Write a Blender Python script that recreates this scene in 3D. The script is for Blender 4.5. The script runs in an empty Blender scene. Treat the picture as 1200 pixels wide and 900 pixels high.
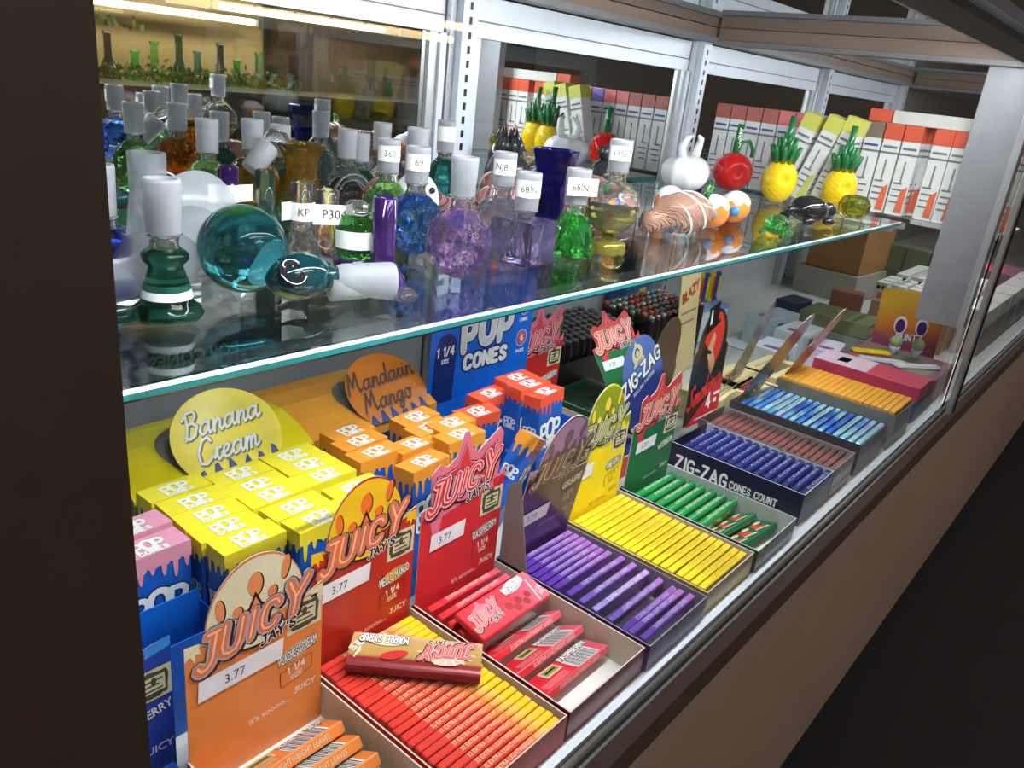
import bpy, bmesh, math, random
from mathutils import Matrix, Vector, noise
PI = math.pi; R = math.radians
sc = bpy.context.scene; COL = sc.collection
rnd = random.Random(7)

# ------------------------------------------------------------------ camera, world, lights, exposure
CAMP = Vector((0, 0, .39)); FPX = 935.0
_X = Vector((820, -270, FPX)).normalized()
_D = Vector((-275, 2400, FPX)).normalized(); _D = (_D - _X * _X.dot(_D)).normalized()
_U = -_D; _Y = _U.cross(_X)
def ray(px, py):
    d = Vector((px - 600, py - 450, FPX)); return Vector((_X.dot(d), _Y.dot(d), _U.dot(d)))
def at(px, py, z=0.0, axis=2):                     # pixel -> point of a world plane (real place of the thing)
    d = ray(px, py); t = (z - CAMP[axis]) / d[axis]; return CAMP + d * t
cd = bpy.data.cameras.new('camera'); cam = bpy.data.objects.new('camera', cd); COL.objects.link(cam)
rt = Vector((_X.x, _Y.x, _U.x)); dn = Vector((_X.y, _Y.y, _U.y)); fw = Vector((_X.z, _Y.z, _U.z))
m3 = Matrix((rt, -dn, -fw)).transposed(); cam.matrix_world = Matrix.Translation(CAMP) @ m3.to_4x4()
cd.sensor_width = 36; cd.lens = FPX / 1200 * 36; cd.clip_start = .01
cd.dof.use_dof = False
sc.camera = cam
sc.view_settings.view_transform = 'Standard'; sc.view_settings.look = 'None'
sc.view_settings.gamma = 1; sc.view_settings.exposure = 0.0; sc.view_settings.use_curve_mapping = False
w = bpy.data.worlds.new('world'); sc.world = w; w.use_nodes = True
w.node_tree.nodes['Background'].inputs[0].default_value = (1.0, .86, .74, 1)
w.node_tree.nodes['Background'].inputs[1].default_value = .30
def area(name, loc, aim, sx, sy, power, color=(1, 1, 1)):
    l = bpy.data.lights.new(name, 'AREA'); l.shape = 'RECTANGLE'; l.size = sx; l.size_y = sy
    l.energy = power; l.color = color
    o = bpy.data.objects.new(name, l); COL.objects.link(o); o.location = loc
    z = (Vector(loc) - Vector(aim)).normalized(); x = Vector((1, 0, 0)); y = z.cross(x).normalized(); x = y.cross(z)
    o.matrix_world = Matrix.Translation(loc) @ Matrix((x, y, z)).transposed().to_4x4(); return o
area('led_light', (.67, .226, .480), (.67, .42, .12), 1.10, .010, 7.8, (.94, .97, 1))
area('led_light', (1.98, .226, .480), (1.98, .42, .12), 1.20, .010, 5.6, (.94, .97, 1))
area('opposite_case_light', (1.7, -1.25, .56), (1.7, -1.5, .2), 1.6, .05, 5.0, (1, .84, .6))
area('store_ceiling_light', (1.0, -1.7, 2.3), (1.2, .2, 0), 2.4, .6, 46, (1, .90, .80))
area('aisle_wall_fill', (1.6, -2.3, 2.2), (1.8, -3.1, .6), 3.0, .4, 42, (.95, .97, 1))  # unseen fill, added to brighten the aisle wall in the mirrors

# ------------------------------------------------------------------ materials
MATS = {}
def nodes(name):
    m = bpy.data.materials.new(name); m.use_nodes = True; return m, m.node_tree, m.node_tree.nodes['Principled BSDF']
def mat(name, col, rough=.5, metal=0, trans=0, ior=1.45, emit=None, es=0, var=.06, scale=60, bump=0, coat=0, alpha=1, spec=.5):
    if name in MATS: return MATS[name]
    m, nt, p = nodes(name); p.inputs['Roughness'].default_value = rough; p.inputs['Metallic'].default_value = metal
    p.inputs['Transmission Weight'].default_value = trans; p.inputs['IOR'].default_value = ior
    p.inputs['Coat Weight'].default_value = coat; p.inputs['Alpha'].default_value = alpha
    p.inputs['Specular IOR Level'].default_value = spec
    tc = nt.nodes.new('ShaderNodeTexCoord'); nz = nt.nodes.new('ShaderNodeTexNoise'); nz.inputs['Scale'].default_value = scale
    nz.inputs['Detail'].default_value = 3
    nt.links.new(tc.outputs['Object'], nz.inputs['Vector'])
    rp = nt.nodes.new('ShaderNodeValToRGB'); rp.color_ramp.elements[0].position = .3; rp.color_ramp.elements[1].position = .7
    rp.color_ramp.elements[0].color = tuple(max(0, c * (1 - var)) for c in col[:3]) + (1,)
    rp.color_ramp.elements[1].color = tuple(min(1, c * (1 + var)) for c in col[:3]) + (1,)
    nt.links.new(nz.outputs[0], rp.inputs[0]); nt.links.new(rp.outputs[0], p.inputs['Base Color'])
    if bump:
        b = nt.nodes.new('ShaderNodeBump'); b.inputs['Strength'].default_value = bump; b.inputs['Distance'].default_value = .002
        nt.links.new(nz.outputs[0], b.inputs['Height']); nt.links.new(b.outputs[0], p.inputs['Normal'])
    if emit: p.inputs['Emission Color'].default_value = tuple(emit) + (1,); p.inputs['Emission Strength'].default_value = es
    MATS[name] = m; return m
def srgb(r, g, b):
    f = lambda c: (c / 255 / 12.92) if c <= 10 else ((c / 255 + .055) / 1.055) ** 2.4
    return (f(r), f(g), f(b))
def card(name, r, g, b, rough=.38, **k): return mat(name, srgb(r, g, b), rough, **k)
def ramp_mat(name, stops, axis, lo, hi, rough=.35, wob=.15, scale=90, metal=0, coat=0):
    """print that changes colour along one object axis, with a wavy edge"""
    if name in MATS: return MATS[name]
    m, nt, p = nodes(name); N = nt.nodes; L = nt.links
    tc = N.new('ShaderNodeTexCoord'); sx = N.new('ShaderNodeSeparateXYZ'); L.new(tc.outputs['Object'], sx.inputs[0])
    mr = N.new('ShaderNodeMapRange'); mr.inputs[1].default_value = lo; mr.inputs[2].default_value = hi
    L.new(sx.outputs[axis], mr.inputs[0])
    nz = N.new('ShaderNodeTexNoise'); nz.inputs['Scale'].default_value = scale; L.new(tc.outputs['Object'], nz.inputs['Vector'])
    ad = N.new('ShaderNodeMath'); ad.operation = 'MULTIPLY_ADD'; ad.inputs[1].default_value = wob; L.new(nz.outputs[0], ad.inputs[0]); L.new(mr.outputs[0], ad.inputs[2])
    rp = N.new('ShaderNodeValToRGB'); cr = rp.color_ramp
    while len(cr.elements) < len(stops): cr.elements.new(.5)
    for e, (pos, c) in zip(cr.elements, stops): e.position = pos; e.color = tuple(c) + (1,)
    L.new(ad.outputs[0], rp.inputs[0]); L.new(rp.outputs[0], p.inputs['Base Color'])
    p.inputs['Roughness'].default_value = rough; p.inputs['Metallic'].default_value = metal; p.inputs['Coat Weight'].default_value = coat
    MATS[name] = m; return m
def thin_glass(name, tint, refl=1.0, rough=0.0):
    """sheet glass: Fresnel mix of a tinted see-through and a glossy layer"""
    if name in MATS: return MATS[name]
    m = bpy.data.materials.new(name); m.use_nodes = True; nt = m.node_tree; nt.nodes.clear(); N = nt.nodes; L = nt.links
    o = N.new('ShaderNodeOutputMaterial'); mx = N.new('ShaderNodeMixShader'); t = N.new('ShaderNodeBsdfTransparent'); g = N.new('ShaderNodeBsdfGlossy')
    t.inputs[0].default_value = tuple(tint) + (1,); g.inputs['Roughness'].default_value = rough; g.inputs[0].default_value = (.95, 1, 1, 1)
    fr = N.new('ShaderNodeFresnel'); fr.inputs[0].default_value = 1.45
    ge = N.new('ShaderNodeNewGeometry'); # same reflectance from both sides
    mp = N.new('ShaderNodeMath'); mp.operation = 'MULTIPLY'; mp.inputs[1].default_value = refl
    lw = N.new('ShaderNodeLayerWeight'); lw.inputs[0].default_value = .28
    L.new(lw.outputs['Fresnel'], mp.inputs[0]); L.new(mp.outputs[0], mx.inputs[0])
    L.new(t.outputs[0], mx.inputs[1]); L.new(g.outputs[0], mx.inputs[2]); L.new(mx.outputs[0], o.inputs[0])
    MATS[name] = m; return m
def glass(name, col, rough=.02, clear=.35, bump=0, scale=120, col2=None, ior=1.45):
    """blown coloured glass; part of the light goes straight through as in thin walled pieces"""
    if name in MATS: return MATS[name]
    m = bpy.data.materials.new(name); m.use_nodes = True; nt = m.node_tree; nt.nodes.clear(); N = nt.nodes; L = nt.links
    o = N.new('ShaderNodeOutputMaterial'); mx = N.new('ShaderNodeMixShader'); t = N.new('ShaderNodeBsdfTransparent'); p = N.new('ShaderNodeBsdfPrincipled')
    p.inputs['Transmission Weight'].default_value = .97; p.inputs['Roughness'].default_value = rough; p.inputs['IOR'].default_value = ior
    tc = N.new('ShaderNodeTexCoord'); nz = N.new('ShaderNodeTexNoise'); nz.inputs['Scale'].default_value = scale; L.new(tc.outputs['Object'], nz.inputs[0])
    rp = N.new('ShaderNodeValToRGB'); c2 = col2 or tuple(min(1, c * 1.25 + .02) for c in col)
    rp.color_ramp.elements[0].position = .4; rp.color_ramp.elements[1].position = .62
    rp.color_ramp.elements[0].color = tuple(col) + (1,); rp.color_ramp.elements[1].color = tuple(c2) + (1,)
    L.new(nz.outputs[0], rp.inputs[0]); L.new(rp.outputs[0], p.inputs['Base Color'])
    t.inputs[0].default_value = tuple(min(1, c ** .7) for c in col) + (1,); mx.inputs[0].default_value = 1.0
    if bump:
        b = N.new('ShaderNodeBump'); b.inputs['Strength'].default_value = bump; b.inputs['Distance'].default_value = .003
        L.new(nz.outputs[0], b.inputs['Height']); L.new(b.outputs[0], p.inputs['Normal'])
    L.new(p.outputs[0], o.inputs[0]); MATS[name] = m; return m
def stripe_glass(name, c1, c2, c3, scale=120):
    if name in MATS: return MATS[name]
    m, nt, p = nodes(name); N = nt.nodes; L = nt.links
    tc = N.new('ShaderNodeTexCoord'); wv = N.new('ShaderNodeTexWave'); wv.inputs['Scale'].default_value = scale; wv.inputs['Distortion'].default_value = 6; wv.inputs['Detail Scale'].default_value = .6
    wv.bands_direction = 'DIAGONAL'; L.new(tc.outputs['Object'], wv.inputs[0])
    rp = N.new('ShaderNodeValToRGB'); cr = rp.color_ramp; cr.elements.new(.5); cr.interpolation = 'CONSTANT'
    for e, pos, c in zip(cr.elements, (0, .35, .62), (c1, c2, c3)): e.position = pos; e.color = tuple(c) + (1,)
    L.new(wv.outputs[0], rp.inputs[0]); L.new(rp.outputs[0], p.inputs['Base Color'])
    p.inputs['Transmission Weight'].default_value = .45; p.inputs['Roughness'].default_value = .05; p.inputs['Coat Weight'].default_value = .6
    MATS[name] = m; return m

ALU = mat('aluminium', (.62, .64, .66), .32, .85, var=.04, scale=30)
ALUW = mat('pale_anodised_frame', srgb(205, 212, 222), .4, .25, var=.03)
GREYRAIL = mat('grey_rail', srgb(128, 128, 130), .45, .2, var=.05)
DARKTRIM = mat('dark_brown_trim', srgb(44, 34, 26), .45, var=.12)
KICK = mat('brown_laminate', srgb(136, 116, 104), .42, var=.05, scale=14)
POST = mat('dark_post', srgb(58, 46, 37), .55, var=.08)
CARPET = mat('black_carpet', srgb(15, 13, 13), .95, var=.6, scale=500, bump=.6)
FLOORM = mat('case_floor_white', srgb(196, 196, 192), .35, var=.03)
MIRROR = mat('mirror', (.74, .77, .78), .01, 1, var=.01)
BLACK = card('black_print', 16, 15, 17); WHITE = card('white_print', 240, 240, 238); CREAM = card('cream_print', 214, 205, 168)
PRICE = card('price_sticker_paper', 232, 233, 240); KRAFT = card('grey_board', 196, 184, 170, rough=.7, scale=300); BOARDW = card('white_board', 222, 220, 214, rough=.6)
GREYB = card('grey_board_dark', 128, 122, 116, rough=.7)

# ------------------------------------------------------------------ mesh collector
TXT = {}
def text_geo(s, bold=0.0):
    k = (s, bold)
    if k not in TXT:
        c = bpy.data.curves.new('t', 'FONT'); c.body = s; c.size = 1; c.align_x = 'CENTER'; c.align_y = 'CENTER'; c.offset = bold
        c.resolution_u = 2; c.fill_mode = 'FRONT' if hasattr(c, 'fill_mode') and False else c.fill_mode
        o = bpy.data.objects.new('t', c); me = bpy.data.meshes.new_from_object(o)
        TXT[k] = ([v.co.copy() for v in me.vertices], [tuple(p.vertices) for p in me.polygons])
        bpy.data.objects.remove(o); bpy.data.curves.remove(c); bpy.data.meshes.remove(me)
    return TXT[k]
GL = {'A': ['0,0 .32,1 .64,0', '.12,.34 .52,.34'], 'B': ['0,0 0,1 .4,1 .52,.88 .52,.65 .4,.53 0,.53', '.4,.53 .58,.4 .58,.14 .42,0 0,0'], 'C': ['.58,.80 .50,.95 .32,1 .12,.94 .02,.74 0,.5 .02,.26 .12,.06 .32,0 .50,.05 .58,.2'],
 'D': ['0,0 0,1 .34,1 .52,.84 .58,.5 .52,.16 .34,0 0,0'], 'E': ['.52,1 0,1 0,0 .52,0', '0,.52 .42,.52'], 'F': ['.5,1 0,1 0,0', '0,.52 .4,.52'], 'G': ['.56,.82 .44,.98 .2,.98 .04,.8 0,.5 .04,.2 .2,.02 .44,.02 .57,.18 .57,.45 .34,.45'],
 'H': ['0,0 0,1', '.54,0 .54,1', '0,.5 .54,.5'], 'I': ['.1,0 .1,1'], 'J': ['.14,1 .46,1', '.38,1 .38,.22 .28,.03 .12,.0 0,.14'], 'K': ['0,0 0,1', '.52,1 .04,.48 .54,0'], 'L': ['0,1 0,0 .48,0'], 'M': ['0,0 0,1 .36,.4 .72,1 .72,0'], 'N': ['0,0 0,1 .54,0 .54,1'],
 'O': ['.3,1 .1,.92 0,.7 0,.3 .1,.08 .3,0 .5,.08 .6,.3 .6,.7 .5,.92 .3,1'], 'P': ['0,0 0,1 .38,1 .54,.86 .54,.6 .38,.44 0,.44'], 'Q': ['.3,1 .1,.92 0,.7 0,.3 .1,.08 .3,0 .5,.08 .6,.3 .6,.7 .5,.92 .3,1', '.4,.25 .62,-.03'],
 'R': ['0,0 0,1 .38,1 .54,.86 .54,.62 .38,.48 0,.48', '.26,.48 .56,0'], 'S': ['.52,.82 .42,.97 .16,.98 .03,.82 .06,.62 .46,.40 .53,.2 .42,.03 .14,.02 0,.18'], 'T': ['0,1 .6,1', '.3,1 .3,0'], 'U': ['0,1 0,.28 .08,.07 .28,0 .48,.07 .56,.28 .56,1'],
 'V': ['0,1 .3,0 .6,1'], 'W': ['0,1 .2,0 .42,.7 .64,0 .84,1'], 'X': ['0,1 .56,0', '.56,1 0,0'], 'Y': ['0,1 .3,.48 .6,1', '.3,.48 .3,0'], 'Z': ['0,1 .54,1 0,0 .56,0'], '-': ['.02,.45 .3,.45'], ' ': [], "'": ['.06,1 .03,.74'], '.': ['.06,.02 .08,.02'], '/': ['0,0 .4,1'], '&': ['.6,0 .1,.75 .2,.98 .36,.9 .32,.66 .04,.3 .1,.04 .34,.02 .56,.4'],
 '0': ['.26,1 .06,.85 0,.5 .06,.15 .26,0 .46,.15 .52,.5 .46,.85 .26,1'], '1': ['.0,.78 .2,1 .2,0'], '2': ['.02,.78 .14,.97 .4,.97 .5,.74 .4,.5 0,0 .52,0'], '3': ['.03,.9 .3,1 .48,.8 .4,.58 .2,.53', '.4,.58 .52,.3 .36,.02 .12,.01 0,.14'], '4': ['.4,0 .4,1 0,.3 .56,.3'], '6': ['.46,.92 .26,1 .06,.7 0,.3 .2,0 .44,.08 .5,.32 .36,.55 .1,.5'], '7': ['0,1 .5,1 .2,0'], '8': ['.26,.53 .05,.72 .12,.95 .4,.95 .48,.72 .26,.53 .0,.26 .1,.03 .42,.03 .52,.26 .26,.53'], '9': ['.46,.5 .2,.45 .02,.66 .1,.95 .36,.98 .5,.75 .44,.3 .2,0'],
 # joined script
 'a': ['.42,.42 .28,.52 .10,.42 .02,.2 .10,.02 .26,.06 .40,.3 .46,.5', '.46,.5 .40,.18 .46,.02 .60,.12'], 'n': ['.0,.12 .10,.5 .06,.0', '.08,.22 .24,.48 .36,.42 .32,.12 .38,.0 .52,.12'], 'e': ['.0,.14 .22,.26 .34,.42 .26,.52 .10,.42 .04,.2 .14,.02 .32,.04 .46,.16'], 'r': ['.0,.12 .12,.5 .16,.44 .30,.46', '.14,.44 .10,.18 .18,.02 .34,.12'],
 'm': ['.0,.12 .10,.5 .06,.0', '.08,.22 .22,.48 .30,.42 .26,.0', '.28,.22 .42,.48 .52,.42 .48,.12 .54,.0 .68,.12'], 'i': ['.0,.14 .12,.48 .08,.14 .14,.0 .28,.12', '.16,.68 .17,.70'], 'd': ['.40,.42 .26,.52 .08,.42 .02,.18 .12,.02 .28,.08 .40,.36', '.52,1.0 .42,.3 .44,.03 .58,.12'], 'g': ['.42,.42 .28,.52 .10,.42 .02,.2 .10,.02 .26,.06 .42,.36', '.46,.5 .40,-.1 .26,-.36 .08,-.28 .2,-.08 .58,.12'], 'o': ['.22,.52 .06,.4 .04,.14 .18,.0 .36,.1 .38,.38 .22,.52 .5,.44'],
 'k': ['.02,.1 .2,1.0 .1,.6 .06,.0', '.10,.24 .34,.5 .16,.28 .34,.0 .48,.12'], 's': ['.0,.12 .24,.54 .30,.16 .14,.0 .02,.08', '.28,.1 .42,.12'], 'u': ['.0,.14 .10,.5 .06,.14 .16,.0 .32,.14 .40,.5 .36,.12 .44,.0 .56,.12'], 'p': ['.0,.14 .12,.5 .0,-.4', '.10,.36 .26,.52 .40,.38 .34,.08 .12,.04', '.34,.06 .56,.12'], 't': ['.0,.14 .2,.9 .12,.14 .2,.0 .36,.12', '.02,.56 .34,.58'], 'w': ['.0,.4 .06,.1 .2,.02 .3,.4 .34,.06 .5,.02 .56,.46 .70,.40']}
def _par(sg): return [tuple(float(q) for q in p.split(',')) for p in sg.split()]
GL = {k: [_par(x) for x in v] for k, v in GL.items()}
SCRIPTCAP = {'B': [_par('.10,.9 .14,.5 .04,0'), _par('-.06,.78 .12,1.02 .44,1.04 .52,.84 .34,.60 .14,.56'), _par('.34,.60 .54,.44 .44,.10 .20,.0 .0,.12')], 'C': [_par('.58,.82 .46,1.02 .2,.92 .0,.5 .08,.08 .34,.0 .62,.2')],
 'M': [_par('-.08,.0 .12,.98 .24,.3 .52,1.0 .56,.3 .64,.02 .8,.14')], 'S': [_par('.54,.86 .40,1.04 .18,.9 .24,.6 .44,.34 .30,.02 .06,.04 -.06,.2')], 'N': [_par('-.06,0 .10,1 .36,.1 .52,1.02')]}
class MB:
    def __init__(s): s.v = []; s.f = []; s.m = []; s.sm = []; s.mats = []
    def mi(s, m):
        if m not in s.mats: s.mats.append(m)
        return s.mats.index(m)
    def add(s, vs, fs, m, M=None, smooth=False):
        b = len(s.v); i = s.mi(m)
        s.v += [tuple((M @ Vector(v)) if M else Vector(v)) for v in vs]
        for f in fs: s.f.append(tuple(b + k for k in f)); s.m.append(i); s.sm.append(smooth)
        return s
    def box(s, x0, x1, y0, y1, z0, z1, m, M=None):
        vs = [(x, y, z) for x in (x0, x1) for y in (y0, y1) for z in (z0, z1)]
        return s.add(vs, [(0, 1, 3, 2), (4, 6, 7, 5), (0, 4, 5, 1), (2, 3, 7, 6), (0, 2, 6, 4), (1, 5, 7, 3)], m, M)
    def bbox(s, x0, x1, y0, y1, z0, z1, m, r, M=None, seg=2):
        bm = bmesh.new(); bmesh.ops.create_cube(bm, size=1)
        for v in bm.verts: v.co = Vector(((x0 + x1) / 2 + v.co.x * (x1 - x0), (y0 + y1) / 2 + v.co.y * (y1 - y0), (z0 + z1) / 2 + v.co.z * (z1 - z0)))
        bmesh.ops.bevel(bm, geom=bm.edges[:], offset=r, segments=seg, affect='EDGES')
        return s.bm(bm, m, M, smooth=False)
    def bm(s, bm, m, M=None, smooth=True):
        bm.verts.index_update(); s.add([v.co.copy() for v in bm.verts], [tuple(v.index for v in f.verts) for f in bm.faces], m, M, smooth); bm.free(); return s
    def poly(s, pts, m, M=None, t=0, back=None, z=0):     # polygon in local xy, thickness along +z
        n = len(pts); s.add([(x, y, z + t) for x, y in pts], [tuple(range(n))], m, M)
        if t:
            s.add([(x, y, z) for x, y in pts], [tuple(reversed(range(n)))], back or m, M)
            vs = [(x, y, z) for x, y in pts] + [(x, y, z + t) for x, y in pts]
            s.add(vs, [(i, (i + 1) % n, n + (i + 1) % n, n + i) for i in range(n)], back or m, M)
        return s
    def rect(s, x0, x1, y0, y1, m, M=None, z=0): return s.poly([(x0, y0), (x1, y0), (x1, y1), (x0, y1)], m, M, z=z)
    def ell(s, cx, cy, rx, ry, m, M=None, z=0, n=24, rot=0):
        c, sn = math.cos(rot), math.sin(rot)
        return s.poly([(cx + rx * math.cos(a) * c - ry * math.sin(a) * sn, cy + rx * math.cos(a) * sn + ry * math.sin(a) * c) for a in [2 * PI * i / n for i in range(n)]], m, M, z=z)
    def text(s, t, cx, cy, size, m, M=None, z=0, bold=0, sx=1, rot=0, shear=0):
        vs, fs = text_geo(t, bold); T = Matrix.Translation((cx, cy, z)) @ Matrix.Rotation(rot, 4, 'Z') @ Matrix(((sx * size, shear * size, 0, 0), (0, size, 0, 0), (0, 0, 1, 0), (0, 0, 0, 1)))
        return s.add([T @ Vector((v[0], v[1], 0)) for v in vs], fs, m, M)
    def stext(s, t, cx, cy, size, wt, m, M=None, z=0, sx=1, rot=0, shear=0, gap=.26, script=False, disc=6, arch=0):
        """heavy stroke lettering: size = cap height, wt = stroke width as part of it"""
        adv = []; x = 0
        for ch in t:
            g = (script and SCRIPTCAP.get(ch)) or GL.get(ch, []); wd = max([p[0] for q in g for p in q], default=.3)
            adv.append((g, x)); x += wd + (0.0 if script and not ch.isupper() else (.08 if script else gap)) 
        x -= 0 if script else gap; T = Matrix.Translation((cx, cy, z)) @ Matrix.Rotation(rot, 4, 'Z'); vs = []; fs = []; h = wt / 2; zz = [0.0]
        def P(a, b):
            q = (a - x / 2); return T @ Vector(((q * sx + shear * (b - .5)) * size, (b - .5 - arch * q * q) * size, zz[0]))
        for g, ox in adv:
            zz[0] = 0.0
            for q in g:
                for (a, b), (c, d) in zip(q[:-1], q[1:]):
                    zz[0] += 2e-6
                    L = math.hypot(c - a, d - b) or 1e-6; nx, ny = -(d - b) / L * h, (c - a) / L * h; k = len(vs)
                    vs += [P(ox + a + nx, b + ny), P(ox + c + nx, d + ny), P(ox + c - nx, d - ny), P(ox + a - nx, b - ny)]; fs.append((k + 3, k + 2, k + 1, k))
                for (a, b) in q:
                    zz[0] += 2e-6; k = len(vs); vs += [P(ox + a + h * math.cos(2 * PI * i / disc + .5), b + h * math.sin(2 * PI * i / disc + .5)) for i in range(disc)]; fs.append(tuple(range(k, k + disc)))
        return s.add(vs, fs, m, M)
    def lathe(s, prof, m, M=None, seg=28, smooth=True, facet=False):
        n = len(prof); vs = []; fs = []
        for i in range(seg):
            a = 2 * PI * i / seg; vs += [(r * math.cos(a), r * math.sin(a), z) for r, z in prof]
        for i in range(seg):
            j = (i + 1) % seg
            fs += [(i * n + k, j * n + k, j * n + k + 1, i * n + k + 1) for k in range(n - 1)]
        bm = bmesh.new(); bv = [bm.verts.new(v) for v in vs]
        for f in fs:
            try: bm.faces.new([bv[k] for k in f])
            except ValueError: pass
        bmesh.ops.remove_doubles(bm, verts=bm.verts[:], dist=1e-6)
        return s.bm(bm, m, M, smooth)
    def tube(s, pts, rad, m, M=None, seg=14, caps=True, smooth=True):
        P = [Vector(p) for p in pts]; n = len(P); rr = rad if isinstance(rad, (list, tuple)) else [rad] * n
        t0 = (P[1] - P[0]).normalized(); u = t0.orthogonal().normalized(); vs = []
        for i in range(n):
            t = ((P[min(i + 1, n - 1)] - P[max(i - 1, 0)])).normalized(); u = (u - t * u.dot(t)).normalized(); b = t.cross(u)
            vs += [P[i] + (u * math.cos(2 * PI * k / seg) + b * math.sin(2 * PI * k / seg)) * rr[i] for k in range(seg)]
        fs = [(i * seg + k, i * seg + (k + 1) % seg, (i + 1) * seg + (k + 1) % seg, (i + 1) * seg + k) for i in range(n - 1) for k in range(seg)]
        if caps: fs += [tuple(reversed(range(seg))), tuple((n - 1) * seg + k for k in range(seg))]
        return s.add(vs, fs, m, M, smooth)
    def ball(s, c, r, m, M=None, sub=3, sc3=(1, 1, 1), fn=None, smooth=True):
        bm = bmesh.new(); bmesh.ops.create_icosphere(bm, subdivisions=sub, radius=1)
        for v in bm.verts:
            d = v.co.normalized(); k = fn(d) if fn else 1
            v.co = Vector((c[0] + d.x * r * sc3[0] * k, c[1] + d.y * r * sc3[1] * k, c[2] + d.z * r * sc3[2] * k))
        return s.bm(bm, m, M, smooth)
    def build(s, name, parent=None, loc=None):
        me = bpy.data.meshes.new(name); me.from_pydata(s.v, [], s.f)
        for m in s.mats: me.materials.append(m)
        me.polygons.foreach_set('material_index', s.m); me.polygons.foreach_set('use_smooth', s.sm); me.update()
        o = bpy.data.objects.new(name, me); COL.objects.link(o)
        if parent: o.parent = parent
        if loc is not None: o.location = loc
        return o
def tag(o, label=None, cat=None, group=None, kind=None):
    for k, v in (('label', label), ('category', cat), ('group', group), ('kind', kind)):
        if v: o[k] = v
    return o
def thing(name, label, cat, loc=(0, 0, 0), rot=(0, 0, 0), group=None):
    o = bpy.data.objects.new(name, None); COL.objects.link(o); o.empty_display_size = .01; o.location = loc; o.rotation_euler = rot
    return tag(o, label, cat, group)
KIDS = {}
def clone(root, loc, rot=(0, 0, 0), label=None, group=None, scale=None):
    kids = [o for o in bpy.data.objects if o.parent == root] if root.name not in KIDS else KIDS[root.name]
    KIDS[root.name] = kids
    r = root.copy(); COL.objects.link(r); r.location = loc; r.rotation_euler = rot
    if scale: r.scale = scale
    if label: r['label'] = label
    if group: r['group'] = group
    for k in kids:
        c = k.copy(); COL.objects.link(c); c.parent = r
    return r
class Series:
    """first call moves the prototype itself, later calls copy it"""
    def __init__(s, root): s.root = root; s.used = False
    def put(s, loc, rot=(0, 0, 0), label=None, group=None):
        if not s.used:
            s.used = True; o = s.root; o.location = loc; o.rotation_euler = rot
            if label: o['label'] = label
            if group: o['group'] = group
            return o
        return clone(s.root, loc, rot, label, group)
ORD = ['first', 'second', 'third', 'fourth', 'fifth', 'sixth', 'seventh', 'eighth', 'ninth', 'tenth', 'eleventh', 'twelfth', 'thirteenth', 'fourteenth', 'fifteenth', 'sixteenth', 'seventeenth', 'eighteenth', 'nineteenth', 'twentieth', 'twenty-first', 'twenty-second', 'twenty-third', 'twenty-fourth', 'twenty-fifth']
def S(o): return tag(o, kind='structure')
def upright(x, y, z, tilt=0, yaw=0):   # local xy plane -> standing card facing the front glass (-Y); tilt leans the top back
    return Matrix.Translation((x, y, z)) @ Matrix.Rotation(yaw, 4, 'Z') @ Matrix.Rotation(PI / 2 - tilt, 4, 'X')

# ------------------------------------------------------------------ structure: the showcase and the shop
YG, YB, SH = .185, .69, .252                     # front glass, mirror doors, shelf height
def bx(name, x0, x1, y0, y1, z0, z1, m): return S(MB().box(x0, x1, y0, y1, z0, z1, m).build(name))
bx('floor', -3, 5, -3.2, .6, -.47, -.42, CARPET)
bx('trim_1', -.4, 4.0, .20, 1.0, -.42, -.37, BLACK)                    # toe recess
bx('trim_2', -.4, 4.0, .172, .195, -.385, -.018, KICK)                 # brown front panel
LIP = mat('brown_lip', srgb(70, 57, 48), .4, var=.1)
bx('trim_3', -.4, 4.0, .164, .1745, -.022, -.0002, LIP)
bx('trim_4', -.4, 4.0, .1748, .1768, -.016, .0008, ALU)                # thin bright bead
bx('trim_5', -.4, 4.0, .1771, .195, -.016, -.0004, mat('channel_black', srgb(34, 32, 32), .5))
bx('trim_6', -.4, 4.0, .1800, .1826, -.0003, .0050, ALU)
bx('trim_7', -.4, 4.0, .1876, .1948, -.0003, .0040, ALUW)
bx('trim_8', -.4, 4.0, .195, .72, -.030, 0, FLOORM)                    # showcase deck
bx('wall_rear', -.5, 4.0, .72, .74, -.03, .95, GREYB)
o = bx('trim_9', -.35, .0725, .163, .196, -.02, .53, POST); o.name = 'trim_9'
# rails at the top
bx('trim_10', -.4, 4.0, .178, .206, .492, .506, ALUW)
bx('trim_11', -.4, 4.0, .160, .178, .486, .56, DARKTRIM)
bx('trim_12', -.4, 4.0, .206, .209, .467, .492, GREYRAIL)  # lip added in front, hides the led lamps from view
bx('trim_21', -.4, 4.0, .209, .245, .487, .492, GREYRAIL)
S(MB().box(-.4, 4.0, YB - .035, YB + .005, .470, .478, GREYRAIL).box(-.4, 4.0, YB - .028, YB + .005, .478, .492, KICK).build('trim_13'))
cr = MB()
for X in (1.262, 2.40): cr.box(X, X + .03, .206, YB - .035, .467, .474, GREYRAIL).box(X + .004, X + .03, .206, YB - .035, .4745, .492, KICK)
S(cr.build('trim_14'))
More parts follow.
